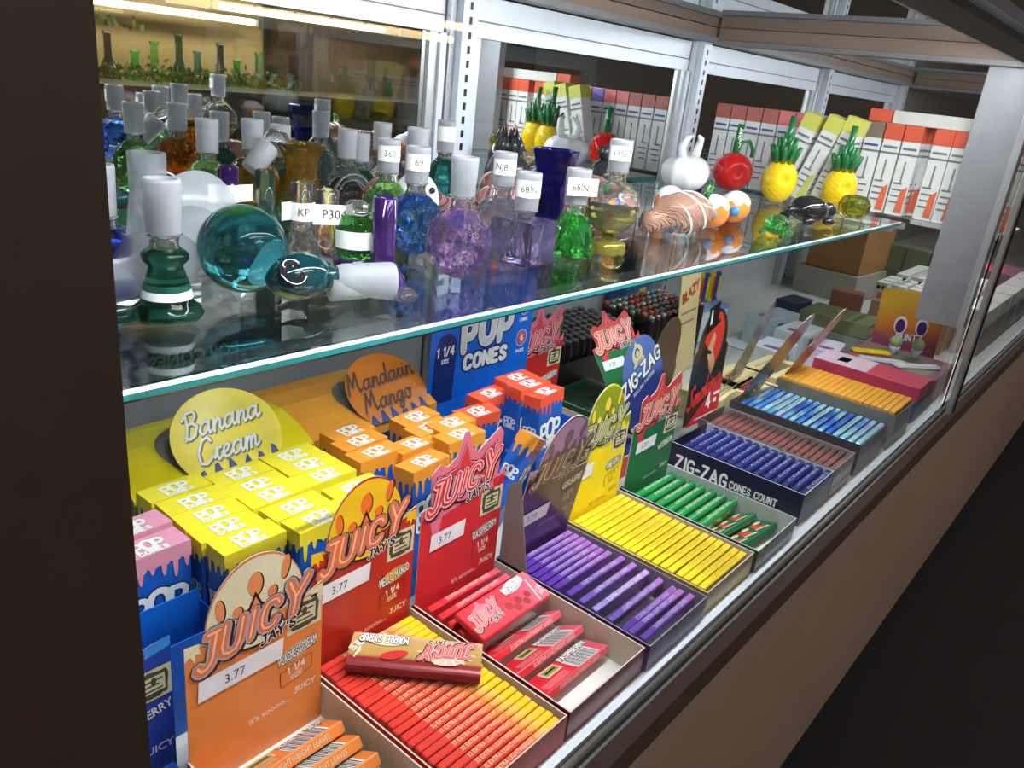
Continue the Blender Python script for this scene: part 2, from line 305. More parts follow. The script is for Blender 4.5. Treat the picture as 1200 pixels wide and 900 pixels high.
# led strips: small housings, the glow comes from the lamps beneath them
for X0, X1 in ((.09, 1.25), (1.3, 2.38)):
    t = thing('led_strip', 'slim led strip under the front top rail, %s glass bay' % ('in the near' if X0 < 1 else 'in the far'), 'light', (X0, .221, .4815))
    MB().box(0, X1 - X0, -.002, .009, .001, .005, ALU).build('housing', t)
    d = MB()
    LEDM = mat('led_diffuser', srgb(236, 240, 244), .4)
    for i in range(int((X1 - X0) / .017)): d.box(.006 + i * .017, .012 + i * .017, 0, .006, -.0008, .0009, LEDM)
    tag(d.build('led_chips', t), kind='stuff')
# standards, divider posts of the back and of the end
POSTS = (.137, .705, 1.262, 1.83, 2.40)
for X in POSTS:
    p = MB().box(X - .012, X + .012, YB - .022, YB + .004, 0, .47, ALUW).box(X - .021, X - .013, YB - .012, YB + .004, 0, .47, ALU).box(X + .013, X + .021, YB - .012, YB + .004, 0, .47, ALU)
    for i in range(30): p.box(X - .0022, X + .0022, YB - .0226, YB - .0222, .015 + i * .015, .023 + i * .015, BLACK)
    S(p.build('trim_15'))
refl_band = MB().box(1.272, 1.290, .194, .260, 0.118, .481, mat('reflection_band_grey', srgb(150, 152, 158), .4, .3))  # solid panel added for a grey band reflected in the glass
S(refl_band.build('trim_16'))
bx('trim_17', 1.245, 1.262, .170, .1765, 0.0, .492, ALU)
bx('trim_18', 1.262, 1.268, .168, .1765, 0.0, .492, BLACK)
# sliding mirror doors
DLOW = mat('door_lower_panel', srgb(196, 198, 204), .45, var=.03)
n = 0
for a, b in zip(POSTS[:-1], POSTS[1:]):
    n += 1; x0, x1 = a + .023, b - .023
    f = MB().box(x0, x1, YB - .004, YB + .012, .424, .468, ALUW).box(x0, x1, YB - .0055, YB - .0042, .441, .4425, GREYB)
    f.box(x0, x1, YB - .004, YB + .012, .0, .082, DLOW).box(x0, x1, YB - .007, YB - .0042, .082, .088, BLACK).box(x0, x1, YB - .008, YB + .012, .0885, .096, DLOW)
    f.box(x0, x0 + .014, YB - .006, YB + .01, .0965, .4235, ALUW).box(x1 - .022, x1 - .010, YB - .006, YB + .01, .0965, .4235, ALU).box(x1 - .009, x1, YB - .010, YB + .01, .0965, .4235, ALUW)
    o = S(f.build('door_%d' % n))
    MB().box(x0 + .0145, x1 - .0225, YB, YB + .004, .0965, .4235, MIRROR).build('mirror_pane', o)
# one more hidden bay at the left so the mirror goes on
S(MB().box(-.35, .114, YB, YB + .01, .0, .468, GREYRAIL).build('door_5'))
# upper deck behind: mirrors above the rail
S(MB().box(-.4, 4, YB + .002, YB + .01, .493, .76, mat('upper_mirror', (.50, .54, .56), .06, 1, var=.05)).build('window_1'))
for i, X in enumerate((.42, .705, 1.262, 1.55, 1.83)):
    S(MB().box(X - .010, X + .008, YB - .016, YB + .001, .4925, .76, ALUW).build('trim_19'))
bx('ceiling', -.6, 4.2, .16, .9, .76, .78, mat('upper_cover', srgb(150, 152, 156), .5))
# front glass panes
def clear_pane(name, tint):
    m = bpy.data.materials.new(name); m.use_nodes = True; nt = m.node_tree; nt.nodes.clear()
    o = nt.nodes.new('ShaderNodeOutputMaterial'); g = nt.nodes.new('ShaderNodeBsdfGlass'); g.inputs['Color'].default_value = tint + (1,); g.inputs['Roughness'].default_value = 0; g.inputs['IOR'].default_value = 1.45
    nt.links.new(g.outputs[0], o.inputs[0]); return m
PG = clear_pane('front_pane_glass', (.985, .995, .99))
S(MB().box(.0735, 1.2445, YG - .0012, YG + .0012, .0008, .4915, PG).build('window_2'))
S(MB().box(1.2685, 3.9, YG - .0012, YG + .0012, .0008, .4915, PG).build('window_3'))
# side wall of the shop behind, right
bx('wall_far', 4.9, 5.0, -3.2, 1.5, -.42, 2.6, mat('shop_wall', srgb(96, 84, 74), .7))
bx('wall_aisle', -3, 5, -3.2, -3.1, -.42, 2.6, mat('aisle_wall', srgb(150, 156, 166), .6, var=.12, scale=3))
bx('ceiling_shop', -3, 5, -3.2, 1.0, 2.6, 2.65, MATS['shop_wall']).name = 'ceiling'

# ------------------------------------------------------------------ glass shelves
SG = thin_glass('shelf_glass', (.95, .985, .98), .75); EDGE = mat('glass_edge_teal', srgb(70, 190, 195), .12, trans=.55, var=.25, scale=9)
EDGEL = mat('glass_edge_bright', srgb(225, 240, 240), .15, var=.2, scale=250, metal=.4)
def shelf(x0, x1, label):
    t = thing('glass_shelf', label, 'shelf', (x0, .309, SH)); W = x1 - x0; D = .668 - .309
    m = MB(); m.add([(0, .0004, 0), (W, .0004, 0), (W, D, 0), (0, D, 0)], [(0, 1, 2, 3)], SG)
    m.add([(0, .0004, -.006), (W, .0004, -.006), (W, D, -.006), (0, D, -.006)], [(3, 2, 1, 0)], SG)
    m.build('sheet', t)
    e = MB().add([(0, 0, -.0048), (W, 0, -.0048), (W, 0, -.0018), (0, 0, -.0018)], [(0, 1, 2, 3)], EDGE)
    e.add([(0, 0, -.0018), (W, 0, -.0018), (W, .0012, 0), (0, .0012, 0)], [(0, 1, 2, 3)], EDGEL)
    e.add([(0, .0012, -.006), (W, .0012, -.006), (W, 0, -.0048), (0, 0, -.0048)], [(0, 1, 2, 3)], mat('glass_edge_dark', srgb(24, 62, 66), .2))
    e.add([(0, D, -.006), (0, D, 0), (W, D, 0), (W, D, -.006)], [(0, 1, 2, 3)], EDGE)
    e.build('polished_edge', t)
    for X in (.006, W - .012):
        MB().box(X, X + .004, .006, D - .001, -.016, -.0062, ALU).build('bracket', t)
    return t
shelf(.085, 1.255, 'long clear glass shelf holding the glass pieces')
shelf(1.296, 2.38, 'second clear glass shelf under the upright cartons')

# ------------------------------------------------------------------ counter-display trays of rolling papers
TZ = .0004
def tray(name, label, x0, x1, y0, y1, h, outer, inner=None, lip=None):
    """open carton tray: floor, four walls"""
    inner = inner or KRAFT; w = x1 - x0; d = y1 - y0; t = .0009
    r = thing(name, label, 'display box', (x0, y0, TZ))
    m = MB().box(0, w, 0, d, 0, .0009, BOARDW); m.build('tray_floor', r)
    def wall(a, b, c, e, hh, nm='tray_wall'):
        mm = MB().box(a, b, c, e, .001, hh, outer)
        mx, my = (b - a) < (e - c), (b - a) > (e - c)
        # inner liner, a hair proud
        if mx and a < w / 2: mm.add([(b + .0001, c, .001), (b + .0001, e, .001), (b + .0001, e, hh + .0002), (b + .0001, c, hh + .0002), (a, c, hh + .0002), (a, e, hh + .0002)], [(0, 1, 2, 3), (3, 2, 5, 4)], inner)
        elif mx: mm.add([(a - .0001, c, .001), (a - .0001, e, .001), (a - .0001, e, hh + .0002), (a - .0001, c, hh + .0002), (b, c, hh + .0002), (b, e, hh + .0002)], [(0, 1, 2, 3), (3, 2, 5, 4)], inner)
        elif c < d / 2: mm.add([(a, e + .0001, .001), (b, e + .0001, .001), (b, e + .0001, hh + .0002), (a, e + .0001, hh + .0002), (a, c, hh + .0002), (b, c, hh + .0002)], [(0, 1, 2, 3), (3, 2, 5, 4)], inner)
        return mm.build(nm, r)
    wall(0, t, 0, d, h); wall(w - t, w, 0, d, h); wall(t, w - t, 0, t, h); wall(t, w - t, d - t, d, h)
    return r
def crown(m, M, z, c, k=1.0, ox=.043, oy=.115, dark=BLACK, sc_=1.0):
    """three dripping blobs over the lettering"""
    for (bx_, by, rx, ry, rot) in ((-.021, .012, .0026, .007, .12), (0, .019, .0045, .0075, 0), (.019, .022, .0026, .0075, -.2), (-.011, .006, .003, .0035, 0), (.0105, .010, .003, .0035, 0)):
        m.ell(ox + bx_ * sc_ + .0006, oy + by * sc_ - .0004, rx * sc_ + .0004, ry * sc_ + .0004, dark, M, z, 16, rot); m.ell(ox + bx_ * sc_, oy + by * sc_, rx * sc_, ry * sc_, c, M, z + .00008, 16, rot)
    m.poly([(ox - .010 * sc_, oy), (ox - .004 * sc_, oy + .006 * sc_), (ox, oy + .0145 * sc_), (ox + .004 * sc_, oy + .006 * sc_), (ox + .012 * sc_, oy + .001 * sc_)], dark, M, z=z + .00016)
    m.poly([(ox - .007 * sc_, oy), (ox - .003 * sc_, oy + .0045 * sc_), (ox, oy + .011 * sc_), (ox + .003 * sc_, oy + .0045 * sc_), (ox + .009 * sc_, oy + .001 * sc_)], c, M, z=z + .00024)
def juicy_logo(m, M, z, w, fill, rim, dark=BLACK, ox=.043, oy=.1, tail=None, rise=.0):
    """JUICY over JAY'S, big rising letters with a rim and a drop shadow"""
    k = w / .070; K = k * .001
    if tail: m.ell(ox + .002 * k, oy - .0095 * k, .017 * k, .008 * k, dark, M, z - .00004); m.ell(ox + .002 * k, oy - .0088 * k, .0155 * k, .0068 * k, tail, M, z - .00001)
    L = [('J', -.0290, -.0050, .0215), ('U', -.0150, -.0025, .0190), ('I', -.0032, -.0005, .0170), ('C', .0088, .0005, .0175), ('Y', .0262, .0045, .0210)]
    for mt, dx, dy, wt, dz in ((dark, .0012, -.0013, .42, 0), (dark, 0, 0, .46, .00005), (rim, -.0001, .0001, .40, .0001), (fill, -.0002, .0002, .26, .00016), (card('letter_glint', 238, 196, 176), -.0003, .0005, .07, .0002)):
        for ch, lx, ly, sz in L:
            m.stext(ch, ox + lx * k + dx * k, oy + ly * k + dy * k, sz * k, wt, mt, M, z + dz, .98, shear=.20)
    m.stext("JAY'S", ox + .014 * k, oy - .0135 * k, .0062 * k, .36, WHITE, M, z + .0002, 1.1, rot=.12, shear=.2); m.stext("JAY'S", ox + .014 * k, oy - .0135 * k, .0062 * k, .22, dark, M, z + .00026, 1.1, rot=.12, shear=.2)
def bill(m, M, x0, y0, w, h, z):
    m.rect(x0, x0 + w, y0, y0 + h, CREAM, M, z); b = w * .1; g = mat('engraving_ink', srgb(70, 74, 56), .6)
    rr = random.Random(3)
    pts = []; N = 26
    for i in range(N):
        a = 2 * PI * i / N; q = 1 + rr.uniform(-.10, .10); sx_ = math.copysign(abs(math.cos(a)) ** .5, math.cos(a)); sy_ = math.copysign(abs(math.sin(a)) ** .5, math.sin(a))
        pts.append((x0 + w / 2 + sx_ * w * .43 * q, y0 + h / 2 + sy_ * h * .42 * q))
    m.poly(pts, g, M, z=z + .00006)
    m.rect(x0 + w * .2, x0 + w * .82, y0 + h * .24, y0 + h * .76, CREAM, M, z + .0001)
    for i in range(3): m.rect(x0 + w * .26, x0 + w * (.76 - .1 * (i % 2)), y0 + h * (.30 + i * .15), y0 + h * (.36 + i * .15), g, M, z + .00014)
    m.ell(x0 + w * .5, y0 + h * .6, w * .08, h * .14, g, M, z + .00016, 12)
def price_tag(r, M, x0, y0, w, h, z, slant=.0, txt='3.77'):
    m = MB(); m.poly([(x0, y0), (x0 + w, y0 + slant), (x0 + w + .001, y0 + h + slant), (x0 + .0008, y0 + h)], PRICE, M, z=z)
    m.text(txt, x0 + w * .42, y0 + h * .45 + slant * .4, h * .62, card('sticker_ink', 50, 50, 62), M, z + .0001, .0, .9, rot=slant / w)
    return m.build('price_sticker', r)
HEADCUT = dict(
    round=None,
    splash=[(.080, .108), (.0865, .108), (.0855, .116), (.074, .104), (.0735, .112), (.0795, .141), (.075, .146), (.0525, .134), (.046, .139), (.042, .153), (.038, .152), (.032, .135), (.022, .130), (.016, .133), (.008, .128), (.011, .104), (.006, .106)])
def jj_card(r, w, y, fields, tilt=0.0, style='round', flavour='RASPBERRY', h=.108, body=None, head=None, blob=None, fill=None, rim=None, oval=None, ovaltx=None, backm=None, sticker=True, yaw=0, x=0, z0=.001, sizebox=True, dark=BLACK, stz=(.006, .068), stw=.042, vs=1.0):
    M = upright(x, y, z0, tilt, yaw) @ Matrix.Diagonal((1, vs, 1, 1)); k = w / .086
    m = MB()
    if style == 'round':
        pts = [(0, 0), (w, 0), (w, h + .002), (w - .004, h + .0005), (w * .845, h - .004)]
        cx, cy, rx, ry = w * .49, h - .002, w * .36, .040
        pts += [(cx + rx * math.cos(a), cy + ry * math.sin(a)) for a in [PI * i / 26 for i in range(27)]]
        pts += [(w * .12, h - .002), (0, h - .001)]
    else:
        pts = [(0, 0), (w, 0), (w, .112), (w * .95, .106), (w * .90, .104), (.0795 * k, .141), (.0755 * k, .1465), (.0525 * k, .133), (.0455 * k, .139), (.042 * k, .1525), (.0375 * k, .1525), (.032 * k, .136), (.022 * k, .130), (.015 * k, .134), (.007 * k, .128), (.009 * k, .104), (0, .102)]
    m.poly(pts, body, M, t=.0007, back=backm or KRAFT); Z = .0009
    if style == 'round':
        cap = [(cx + rx * .975 * math.cos(a), cy + .0015 + (ry - .003) * math.sin(a)) for a in [PI * i / 26 for i in range(27)]]
        cap += [(cx - rx * .97, cy - .008), (cx - rx * .4, cy - .004), (cx + rx * .5, cy - .003), (cx + rx * .97, cy + .002)]
        m.poly(cap, head, M, z=Z)
        crown(m, M, Z + .0001, blob, ox=w * .48, oy=h + .001, dark=dark, sc_=k)
        juicy_logo(m, M, Z + .0005, w * .80, fill, rim, dark, ox=w * .485, oy=h - .0045, tail=head)
        for sx_, d in ((0, 1), (w, -1)):
            m.poly([(sx_, h), (sx_ + d * .011, h - .0015), (sx_ + d * .013, h - .004), (sx_ + d * .008, h - .0035), (sx_ + d * .009, h - .008), (sx_ + d * .006, h - .0065), (sx_ + d * .0055, h - .012), (sx_ + d * .003, h - .007), (sx_, h - .009)], head, M, z=Z)
    else:
        o = [(p[0], p[1]) for p in pts[3:]]
        m.poly([(w, .112), (w, .103), (w * .93, .101), (w * .88, .099), (w * .85, .085), (w * .8, .099), (w * .1, .090), (w * .06, .096), (0, .095), (0, .102)] + list(reversed(pts[4:-1])), head, M, z=Z)
        inn = [(.012, .110), (.012, .126), (.018, .125), (.033, .128), (.0395, .145), (.0455, .1285), (.0545, .126), (.0735, .138), (.069, .110)]
        m.poly([(a * k, b) for a, b in inn], dark, M, z=Z + .0001); m.poly([(a * k * .97 + .0013, b * .985 + .0012) for a, b in inn], rim if fill != rim else head, M, z=Z + .0002)
        m.poly([(a * k * .93 + .003, b * .955 + .0045) for a, b in inn[2:]], blob, M, z=Z + .0003)
        juicy_logo(m, M, Z + .0005, w * .82, fill, rim, dark, ox=w * .485, oy=.1135, tail=head)
        m.poly([(w * .1, .092), (w * .24, .092), (w * .2, .074), (w * .14, .078)], head, M, z=Z)
        for q in (.88, .95): m.poly([(w * q - .003, .104), (w * q + .003, .105), (w * q - .001, .094)], body, M, z=Z + .0002)
    bc = m.build('back_card', r)
    g = MB()
    bill(g, M, w * .715, .075, w * .275, .021, Z)
    g.ell(w * .80, .062, w * .165, .0052, oval, M, Z, 24, .16); fs_ = w * .30 / (.0062 * .80 * len(flavour)); g.stext(flavour, w * .80, .062, .0062, .42, dark, M, Z + .0001, fs_, .16); g.stext(flavour, w * .80, .0621, .0062, .20, WHITE, M, Z + .00018, fs_, .16)
    ink = ovaltx
    if sizebox:
        g.poly([(w * .66, .040), (w * .92, .044), (w * .92, .055), (w * .66, .051)], dark, M, z=Z); g.poly([(w * .665, .0404), (w * .915, .0443), (w * .915, .0546), (w * .665, .0506)], body, M, z=Z + .0001)
        g.stext('1 1/4', w * .79, .0506, .0048, .22, ink, M, Z + .0002, .9, .12); g.stext('SIZE', w * .79, .0445, .0032, .22, ink, M, Z + .0002, 1, .12)
    g.text("it's soooo...", w * .58, .029, .006, ink, M, Z, .01, 1, .05); g.stext('JUICY', w * .86, .033, .0040, .2, ink, M, Z, 1.1, .05)
    g.build('printed_lettering', bc)
    if sticker: price_tag(bc, M, stz[0], stz[1], stw, .0135, Z + .0005, slant=.001)
def pack_proto(name, cat, L, T, H, body, ends, text=None, textm=None, face=None, curve=False, tsize=.0042):
    r = thing(name, 'proto', cat)
    m = MB()
    if curve:
        pts = [(-T / 2, 0), (T / 2, 0), (T / 2, H - T * .45)] + [(T / 2 * math.cos(a), H - T * .45 + T * .45 * math.sin(a)) for a in [PI * i / 8 for i in range(1, 8)]] + [(-T / 2, H - T * .45)]
        M = Matrix(((0, 0, 1, -L / 2), (1, 0, 0, 0), (0, 1, 0, 0), (0, 0, 0, 1)))
        m.poly(pts, body, M, t=L)
    else:
        m.bbox(-L / 2, L / 2, -T / 2, T / 2, 0, H, body, min(T * .14, .0007), seg=1)
    m.build('wrapper', r)
    if ends: MB().box(L / 2 - .0002, L / 2 + .00025, -T / 2 * .8, T / 2 * .8, H * .06, H * .94, ends).build('end_flap', r)
    if text:
        M = Matrix.Translation((0, 0, H + .0002)); t = MB().text(text, .003, 0, tsize, textm, M, bold=.0, sx=L * .70 / (tsize * .62 * len(text)))
        t.build('printed_lettering', r)
    if face:
        face(r, L, T, H)
    return r
def jj_face(flav, base, dark_, tint):
    def f(r, L, T, H):
        # print on the rear face (+Y), upside down when the pack leans to the front
        M = Matrix.Translation((0, T / 2 + .0002, H / 2)) @ Matrix.Rotation(-PI / 2, 4, 'X')
        m = MB(); Z = 0
        for i in range(17): m.rect(.004 + i * .0014, .004 + i * .0014 + (.0005, .0009, .0007)[i % 3], -.0105, .0035, BLACK, M, .0001)
        m.rect(.003, .029, -.011, .004, WHITE, M, 0)
        m.rect(-.018, -.001, -.0005, .0095, CREAM, M, 0); m.rect(-.0165, -.0025, .001, .008, mat('bill_olive', srgb(150, 146, 80), .5), M, .0001); m.rect(-.0150, -.004, .0035, .0055, BLACK, M, .0002)
        q_ = .031 / (.0052 * .80 * len(flav)); m.stext(flav, .0195, .0076, .0052, .44, BLACK, M, .0001, q_); m.stext(flav, .0195, .0077, .0052, .24, WHITE, M, .0002, q_)
        for i in range(4): m.rect(-.030, -.004, -.010 + i * .0018, -.0093 + i * .0018, tint, M, .0001)
        m.build('back_print', r)
    return f

# colours of print
ORG = card('orange_card', 226, 132, 62); ORGL = card('peach_blob', 226, 140, 88); PEACHCAP = card('peach_cream_head', 226, 218, 184)
REDC = card('red_card', 190, 44, 36); REDP = card('red_pack', 206, 40, 46); PINKH = card('pink_head', 224, 110, 134); REDBRIGHT = card('red_letters', 214, 48, 62)
YELH = card('mango_yellow', 240, 190, 26); REDM = card('mango_red_card', 184, 40, 26); ORRED = card('orange_red_fill', 236, 112, 36)
YELC = card('lemon_card', 240, 214, 22); LIME = card('lime_head', 136, 156, 26); YELD = card('lemon_blob', 238, 208, 70); LIMEFILL = card('lime_letters', 128, 160, 40)
PURC = card('purple_card', 72, 32, 104, rough=.28); PURH = card('mauve_head', 190, 140, 190, rough=.3); PURD = card('dull_brown_purple', 104, 82, 90, rough=.3)
GRNC = card('green_card', 22, 104, 58); RIMG = card('grey_lilac_rim', 176, 158, 176); SILV = card('silver_rim', 196, 196, 190); PEACHF = card('peach_fill', 230, 118, 56)
WHT2 = card('soft_white_ink', 236, 222, 214); BLUEC = card('bright_blue_card', 16, 104, 214); NAVY = card('navy_card', 28, 38, 108)
PKX = 'rolling paper pack'
def rows(series, n, x, ys, label, group, tilts=None, yaws=None, zs=None, frm='back'):
    for i in range(n):
        series.put((x + rnd.uniform(-.0008, .0008), ys[i], TZ + .0012 + (zs[i] if zs else 0)), ((tilts[i] if tilts else rnd.uniform(-.02, .02)), 0, (yaws[i] if yaws else rnd.uniform(-.01, .01))), label % ORD[i], group)
def lin(a, b, n): return [a + (b - a) * i / (n - 1) for i in range(n)]

# --- peach / orange tray
t = tray('display_tray', 'orange card display box with cream rounded header, nearest of the open trays', .160, .249, .165, .338, .026, ORG)
t.location.y = .180; t.scale = (1, .80, 1)
jj_card(t, .086, .172, None, body=ORG, head=PEACHCAP, blob=ORGL, fill=PEACHF, rim=RIMG, oval=CREAM, ovaltx=WHT2, flavour="PEACHES&CREAM", h=.101, stz=(.006, .062), stw=.052, x=.001)
pk = Series(pack_proto('paper_pack', 'paper pack', .076, .0075, .024, card('orange_pack', 222, 128, 60), card('cream_end', 224, 204, 150), 'EXTRA LIGHTWEIGHT LEAVES', CREAM, jj_face('PEACHES & CREAM', 0, 0, CREAM), tsize=.0048))
for i, (yy, tl) in enumerate(((.3120, .98), (.2960, .98), (.2800, 1.0), (.2620, 1.25))):
    pk.put((.204, yy - .005, TZ + .005), (tl, 0, 0), 'orange cream-ended paper pack leaning in the orange tray, %s from its card' % ORD[i], 'leaning packs in the orange tray')

# --- mango tray
t = tray('display_tray', 'red card display box with yellow rounded header and full row of red-to-yellow packs', .2515, .3405, .195, .338, .026, REDM)
jj_card(t, .086, .1412, None, body=REDM, head=YELH, blob=ORRED, fill=ORRED, rim=card('brown_pink_rim', 176, 128, 120), oval=YELH, ovaltx=card('pale_yellow_ink', 230, 214, 170), flavour='MELLO MANGO', x=.001, stz=(.004, .068))
mg = ramp_mat('mango_pack', [(0, srgb(206, 48, 38)), (.62, srgb(216, 60, 36)), (.74, srgb(232, 120, 30)), (.86, srgb(244, 186, 20))], 0, -.038, .042, wob=.10)
pk = Series(pack_proto('paper_pack', 'paper pack', .080, .0051, .0238, mg, card('yellow_end', 240, 190, 24), '32 EXTRA LIGHTWEIGHT LEAVES', card('pale_yellow_ink', 230, 214, 170)))
rows(pk, 23, .296, lin(.3295, .1995, 23), 'red-to-yellow slim paper pack on edge in the mango tray, %s from the back', 'packs in the mango tray', tilts=[.03] * 23)
# the loose maple pack lying across them
r = thing('paper_pack', 'gold and maroon paper pack with upside-down red lettering lying across the mango packs', 'paper pack')
c0 = at(496, 768, .033); c1 = at(570, 775, .033); yaw = math.atan2(c1.y - c0.y, c1.x - c0.x)
GOLDP = ramp_mat('maple_print', [(0, srgb(120, 24, 30)), (.22, srgb(140, 30, 34)), (.3, srgb(178, 140, 78)), (.8, srgb(196, 160, 100)), (1, srgb(214, 190, 150))], 1, -.0125, .0125, wob=.06, rough=.3, metal=.15)
bm_ = MB(); pr = [(.0127 * math.copysign(abs(math.cos(a)) ** .55, math.cos(a)), .0042 * math.copysign(abs(math.sin(a)) ** .8, math.sin(a))) for a in [2 * PI * i / 28 for i in range(28)]]
bm_.poly(pr, GOLDP, Matrix(((0, 0, 1, -.038), (1, 0, 0, 0), (0, 1, 0, .0045), (0, 0, 0, 1))), t=.076)
bm_.build('wrapper', r)
M = Matrix.Translation((0, 0, .0090)) @ Matrix.Rotation(PI, 4, 'Z'); m = MB()
m.ell(-.0175, .001, .012, .0085, card('pale_pink_print', 222, 168, 160), M, 0)
for i in range(9): a = PI * (i + .5) / 9; m.poly([(-.0175, -.001), (-.0175 + .017 * math.cos(a - .05), -.001 + .0105 * math.sin(a - .05)), (-.0175 + .017 * math.cos(a + .05), -.001 + .0105 * math.sin(a + .05))], CREAM, M, z=.00003)
juicy_logo(m, M, .0002, .030, REDBRIGHT, card('pink_rim', 214, 150, 150), ox=-.0175, oy=-.0005)
m.ell(.018, -.0055, .0115, .0045, CREAM, M, .0001); m.stext('MAPLE SYRUP', .0195, -.0060, .0052, .40, BLACK, M, .0002, .62); m.stext('MAPLE SYRUP', .0195, -.0059, .0052, .20, WHITE, M, .0003, .62)
m.ell(.012, .005, .008, .003, REDC, M, .00005, rot=.3); m.poly([(.0285, -.009), (.0293, -.009), (.0345, .009), (.0337, .009)], WHITE, M, z=.0001); m.text('1 1/4', .0345, .003, .0048, WHITE, M, .0001, .03, .8, rot=-.5); m.text('SIZE', .0335, -.001, .003, WHITE, M, .0001, .03, 1, rot=-.5)
m.build('printed_lettering', r); r.location = (c0.x - .004, c0.y + .004, .0262); r.rotation_euler = (0, 0, yaw); r.scale = (1.12, 1.3, 1.3)

# --- raspberry tray
t = tray('display_tray', 'red card display box with pink splash header, half empty towards the glass', .3435, .4325, .195, .338, .026, card('maroon_tray', 128, 22, 36, rough=.2))
jj_card(t, .087, .1412, None, body=REDP, head=PINKH, blob=REDBRIGHT, fill=REDBRIGHT, rim=card('pink_letter_rim', 232, 170, 180), oval=card('pink_oval', 226, 130, 140), ovaltx=WHT2, flavour='RASPBERRY', style='splash', x=.0005, stz=(.010, .066), stw=.035)
RP = ramp_mat('raspberry_pack', [(0, srgb(206, 34, 46)), (.6, srgb(212, 44, 60)), (1, srgb(222, 96, 118))], 0, -.038, .042, wob=.05)
fc = jj_face('RASPBERRY', 0, 0, card('pink_stripe', 232, 150, 160))
pk = Series(pack_proto('paper_pack', 'paper pack', .077, .0056, .0238, RP, card('pink_end', 214, 88, 106), '32 EXTRA LIGHTWEIGHT LEAVES', WHT2, fc))
for i, (yy, tl, yw) in enumerate(((.328, .05, 0), (.3185, .1, .02), (.309, .12, .03), (.2985, .2, -.01))):
    pk.put((.388, yy, TZ + .0012), (tl, 0, yw), 'red paper pack on edge in the raspberry tray, %s from its card' % ORD[i], 'packs in the raspberry tray')
for i, (yy, tl) in enumerate(((.2880, .95), (.2680, 1.02), (.2470, 1.2))):
    pk.put((.390, yy - .004, TZ + .0035), (tl, 0, .0), 'red pack with barcode leaning forward in the raspberry tray, %s from the empty end' % ORD[2 - i], 'leaning packs in the raspberry tray')
r = thing('paper_pack', 'red paper pack lying face up on top of the raspberry tray packs', 'paper pack')
MB().bbox(-.0385, .0385, -.0125, .0125, 0, .0055, RP, .0008, seg=1).build('wrapper', r)
M = Matrix.Translation((0, 0, .0057)); m = MB()
m.ell(-.020, .001, .0125, .0075, PINKH, M, 0); m.poly([(-.026, .004), (-.019, .0125), (-.014, .004)], PINKH, M, z=.00002); juicy_logo(m, M, .0001, .032, REDBRIGHT, card('pink_letter_rim', 232, 170, 180), ox=-.020, oy=.001)
m.ell(.018, .0075, .0125, .004, WHITE, M, .0001, rot=.12); m.stext('RASPBERRY', .018, .0075, .0048, .42, BLACK, M, .0002, .68, .12); m.stext('RASPBERRY', .018, .0076, .0048, .22, WHITE, M, .0003, .68, .12)
for i in range(5): m.ell(.001 + i * .0052, -.003 - (i % 2) * .004, .003, .0028, card('dark_berry', 150, 20, 34), M, .00008)
m.poly([(.026, -.012), (.0268, -.012), (.0320, .006), (.0312, .006)], WHITE, M, z=.0001); m.text('1 1/4', .0335, -.004, .0046, WHT2, M, .0001, .02, .8, .3); m.text('SIZE', .0335, -.0075, .003, WHT2, M, .0001, .02, 1, .3)
m.build('printed_lettering', r); r.location = (.3885, .2900, .0275); r.rotation_euler = (.22, 0, .02); r.scale = (1, 1.15, 1)

# --- purple tray, its card leaning and wrapped
t = tray('display_tray', 'purple card display box with mauve rounded header leaning over its packs', .4360, .5225, .193, .338, .026, PURC, card('grey_liner', 128, 124, 138))
jj_card(t, .083, .1380, None, body=PURC, head=PURH, blob=card('mauve_blob', 132, 92, 130), fill=PURD, rim=card('mauve_rim', 138, 110, 120), oval=card('dull_gold', 130, 108, 86), ovaltx=card('mauve_ink', 176, 150, 180), flavour='GRAPE', dark=card('plum_ink', 84, 56, 84), tilt=-.16, h=.094, z0=.020, x=.001, stz=(.004, .036), stw=.036, sizebox=True)
MB().poly([(0, 0), (.030, .0), (.012, .085), (0, .075)], GREYB, Matrix.Translation((.0006, .142, .018)) @ Matrix.Rotation(PI / 2, 4, 'X') @ Matrix.Rotation(-PI / 2, 4, 'Y'), t=.0006).build('side_flap', t)
PP = ramp_mat('grape_pack', [(0, srgb(74, 38, 142)), (.55, srgb(92, 48, 146)), (1, srgb(158, 98, 176))], 0, -.038, .042, wob=.05)
pk = Series(pack_proto('paper_pack', 'paper pack', .077, .0054, .0238, PP, card('purple_end', 120, 76, 160), '32 EXTRA LIGHTWEIGHT LEAVES', card('lilac_ink', 206, 190, 226), jj_face('GRAPE', 0, 0, card('lilac_stripe', 170, 130, 190))))
ys = lin(.3235, .2825, 7) + [.2715, .2615, .2515, .2405, .2295, .2135, .2035]
rows(pk, 14, .479, ys, 'purple paper pack on edge in the grape tray, %s from the back', 'packs in the grape tray', tilts=[.03] * 7 + [.12, .2, .30, .42, .5, .06, .02], zs=[0] * 7 + [.0015] * 5 + [0, 0])

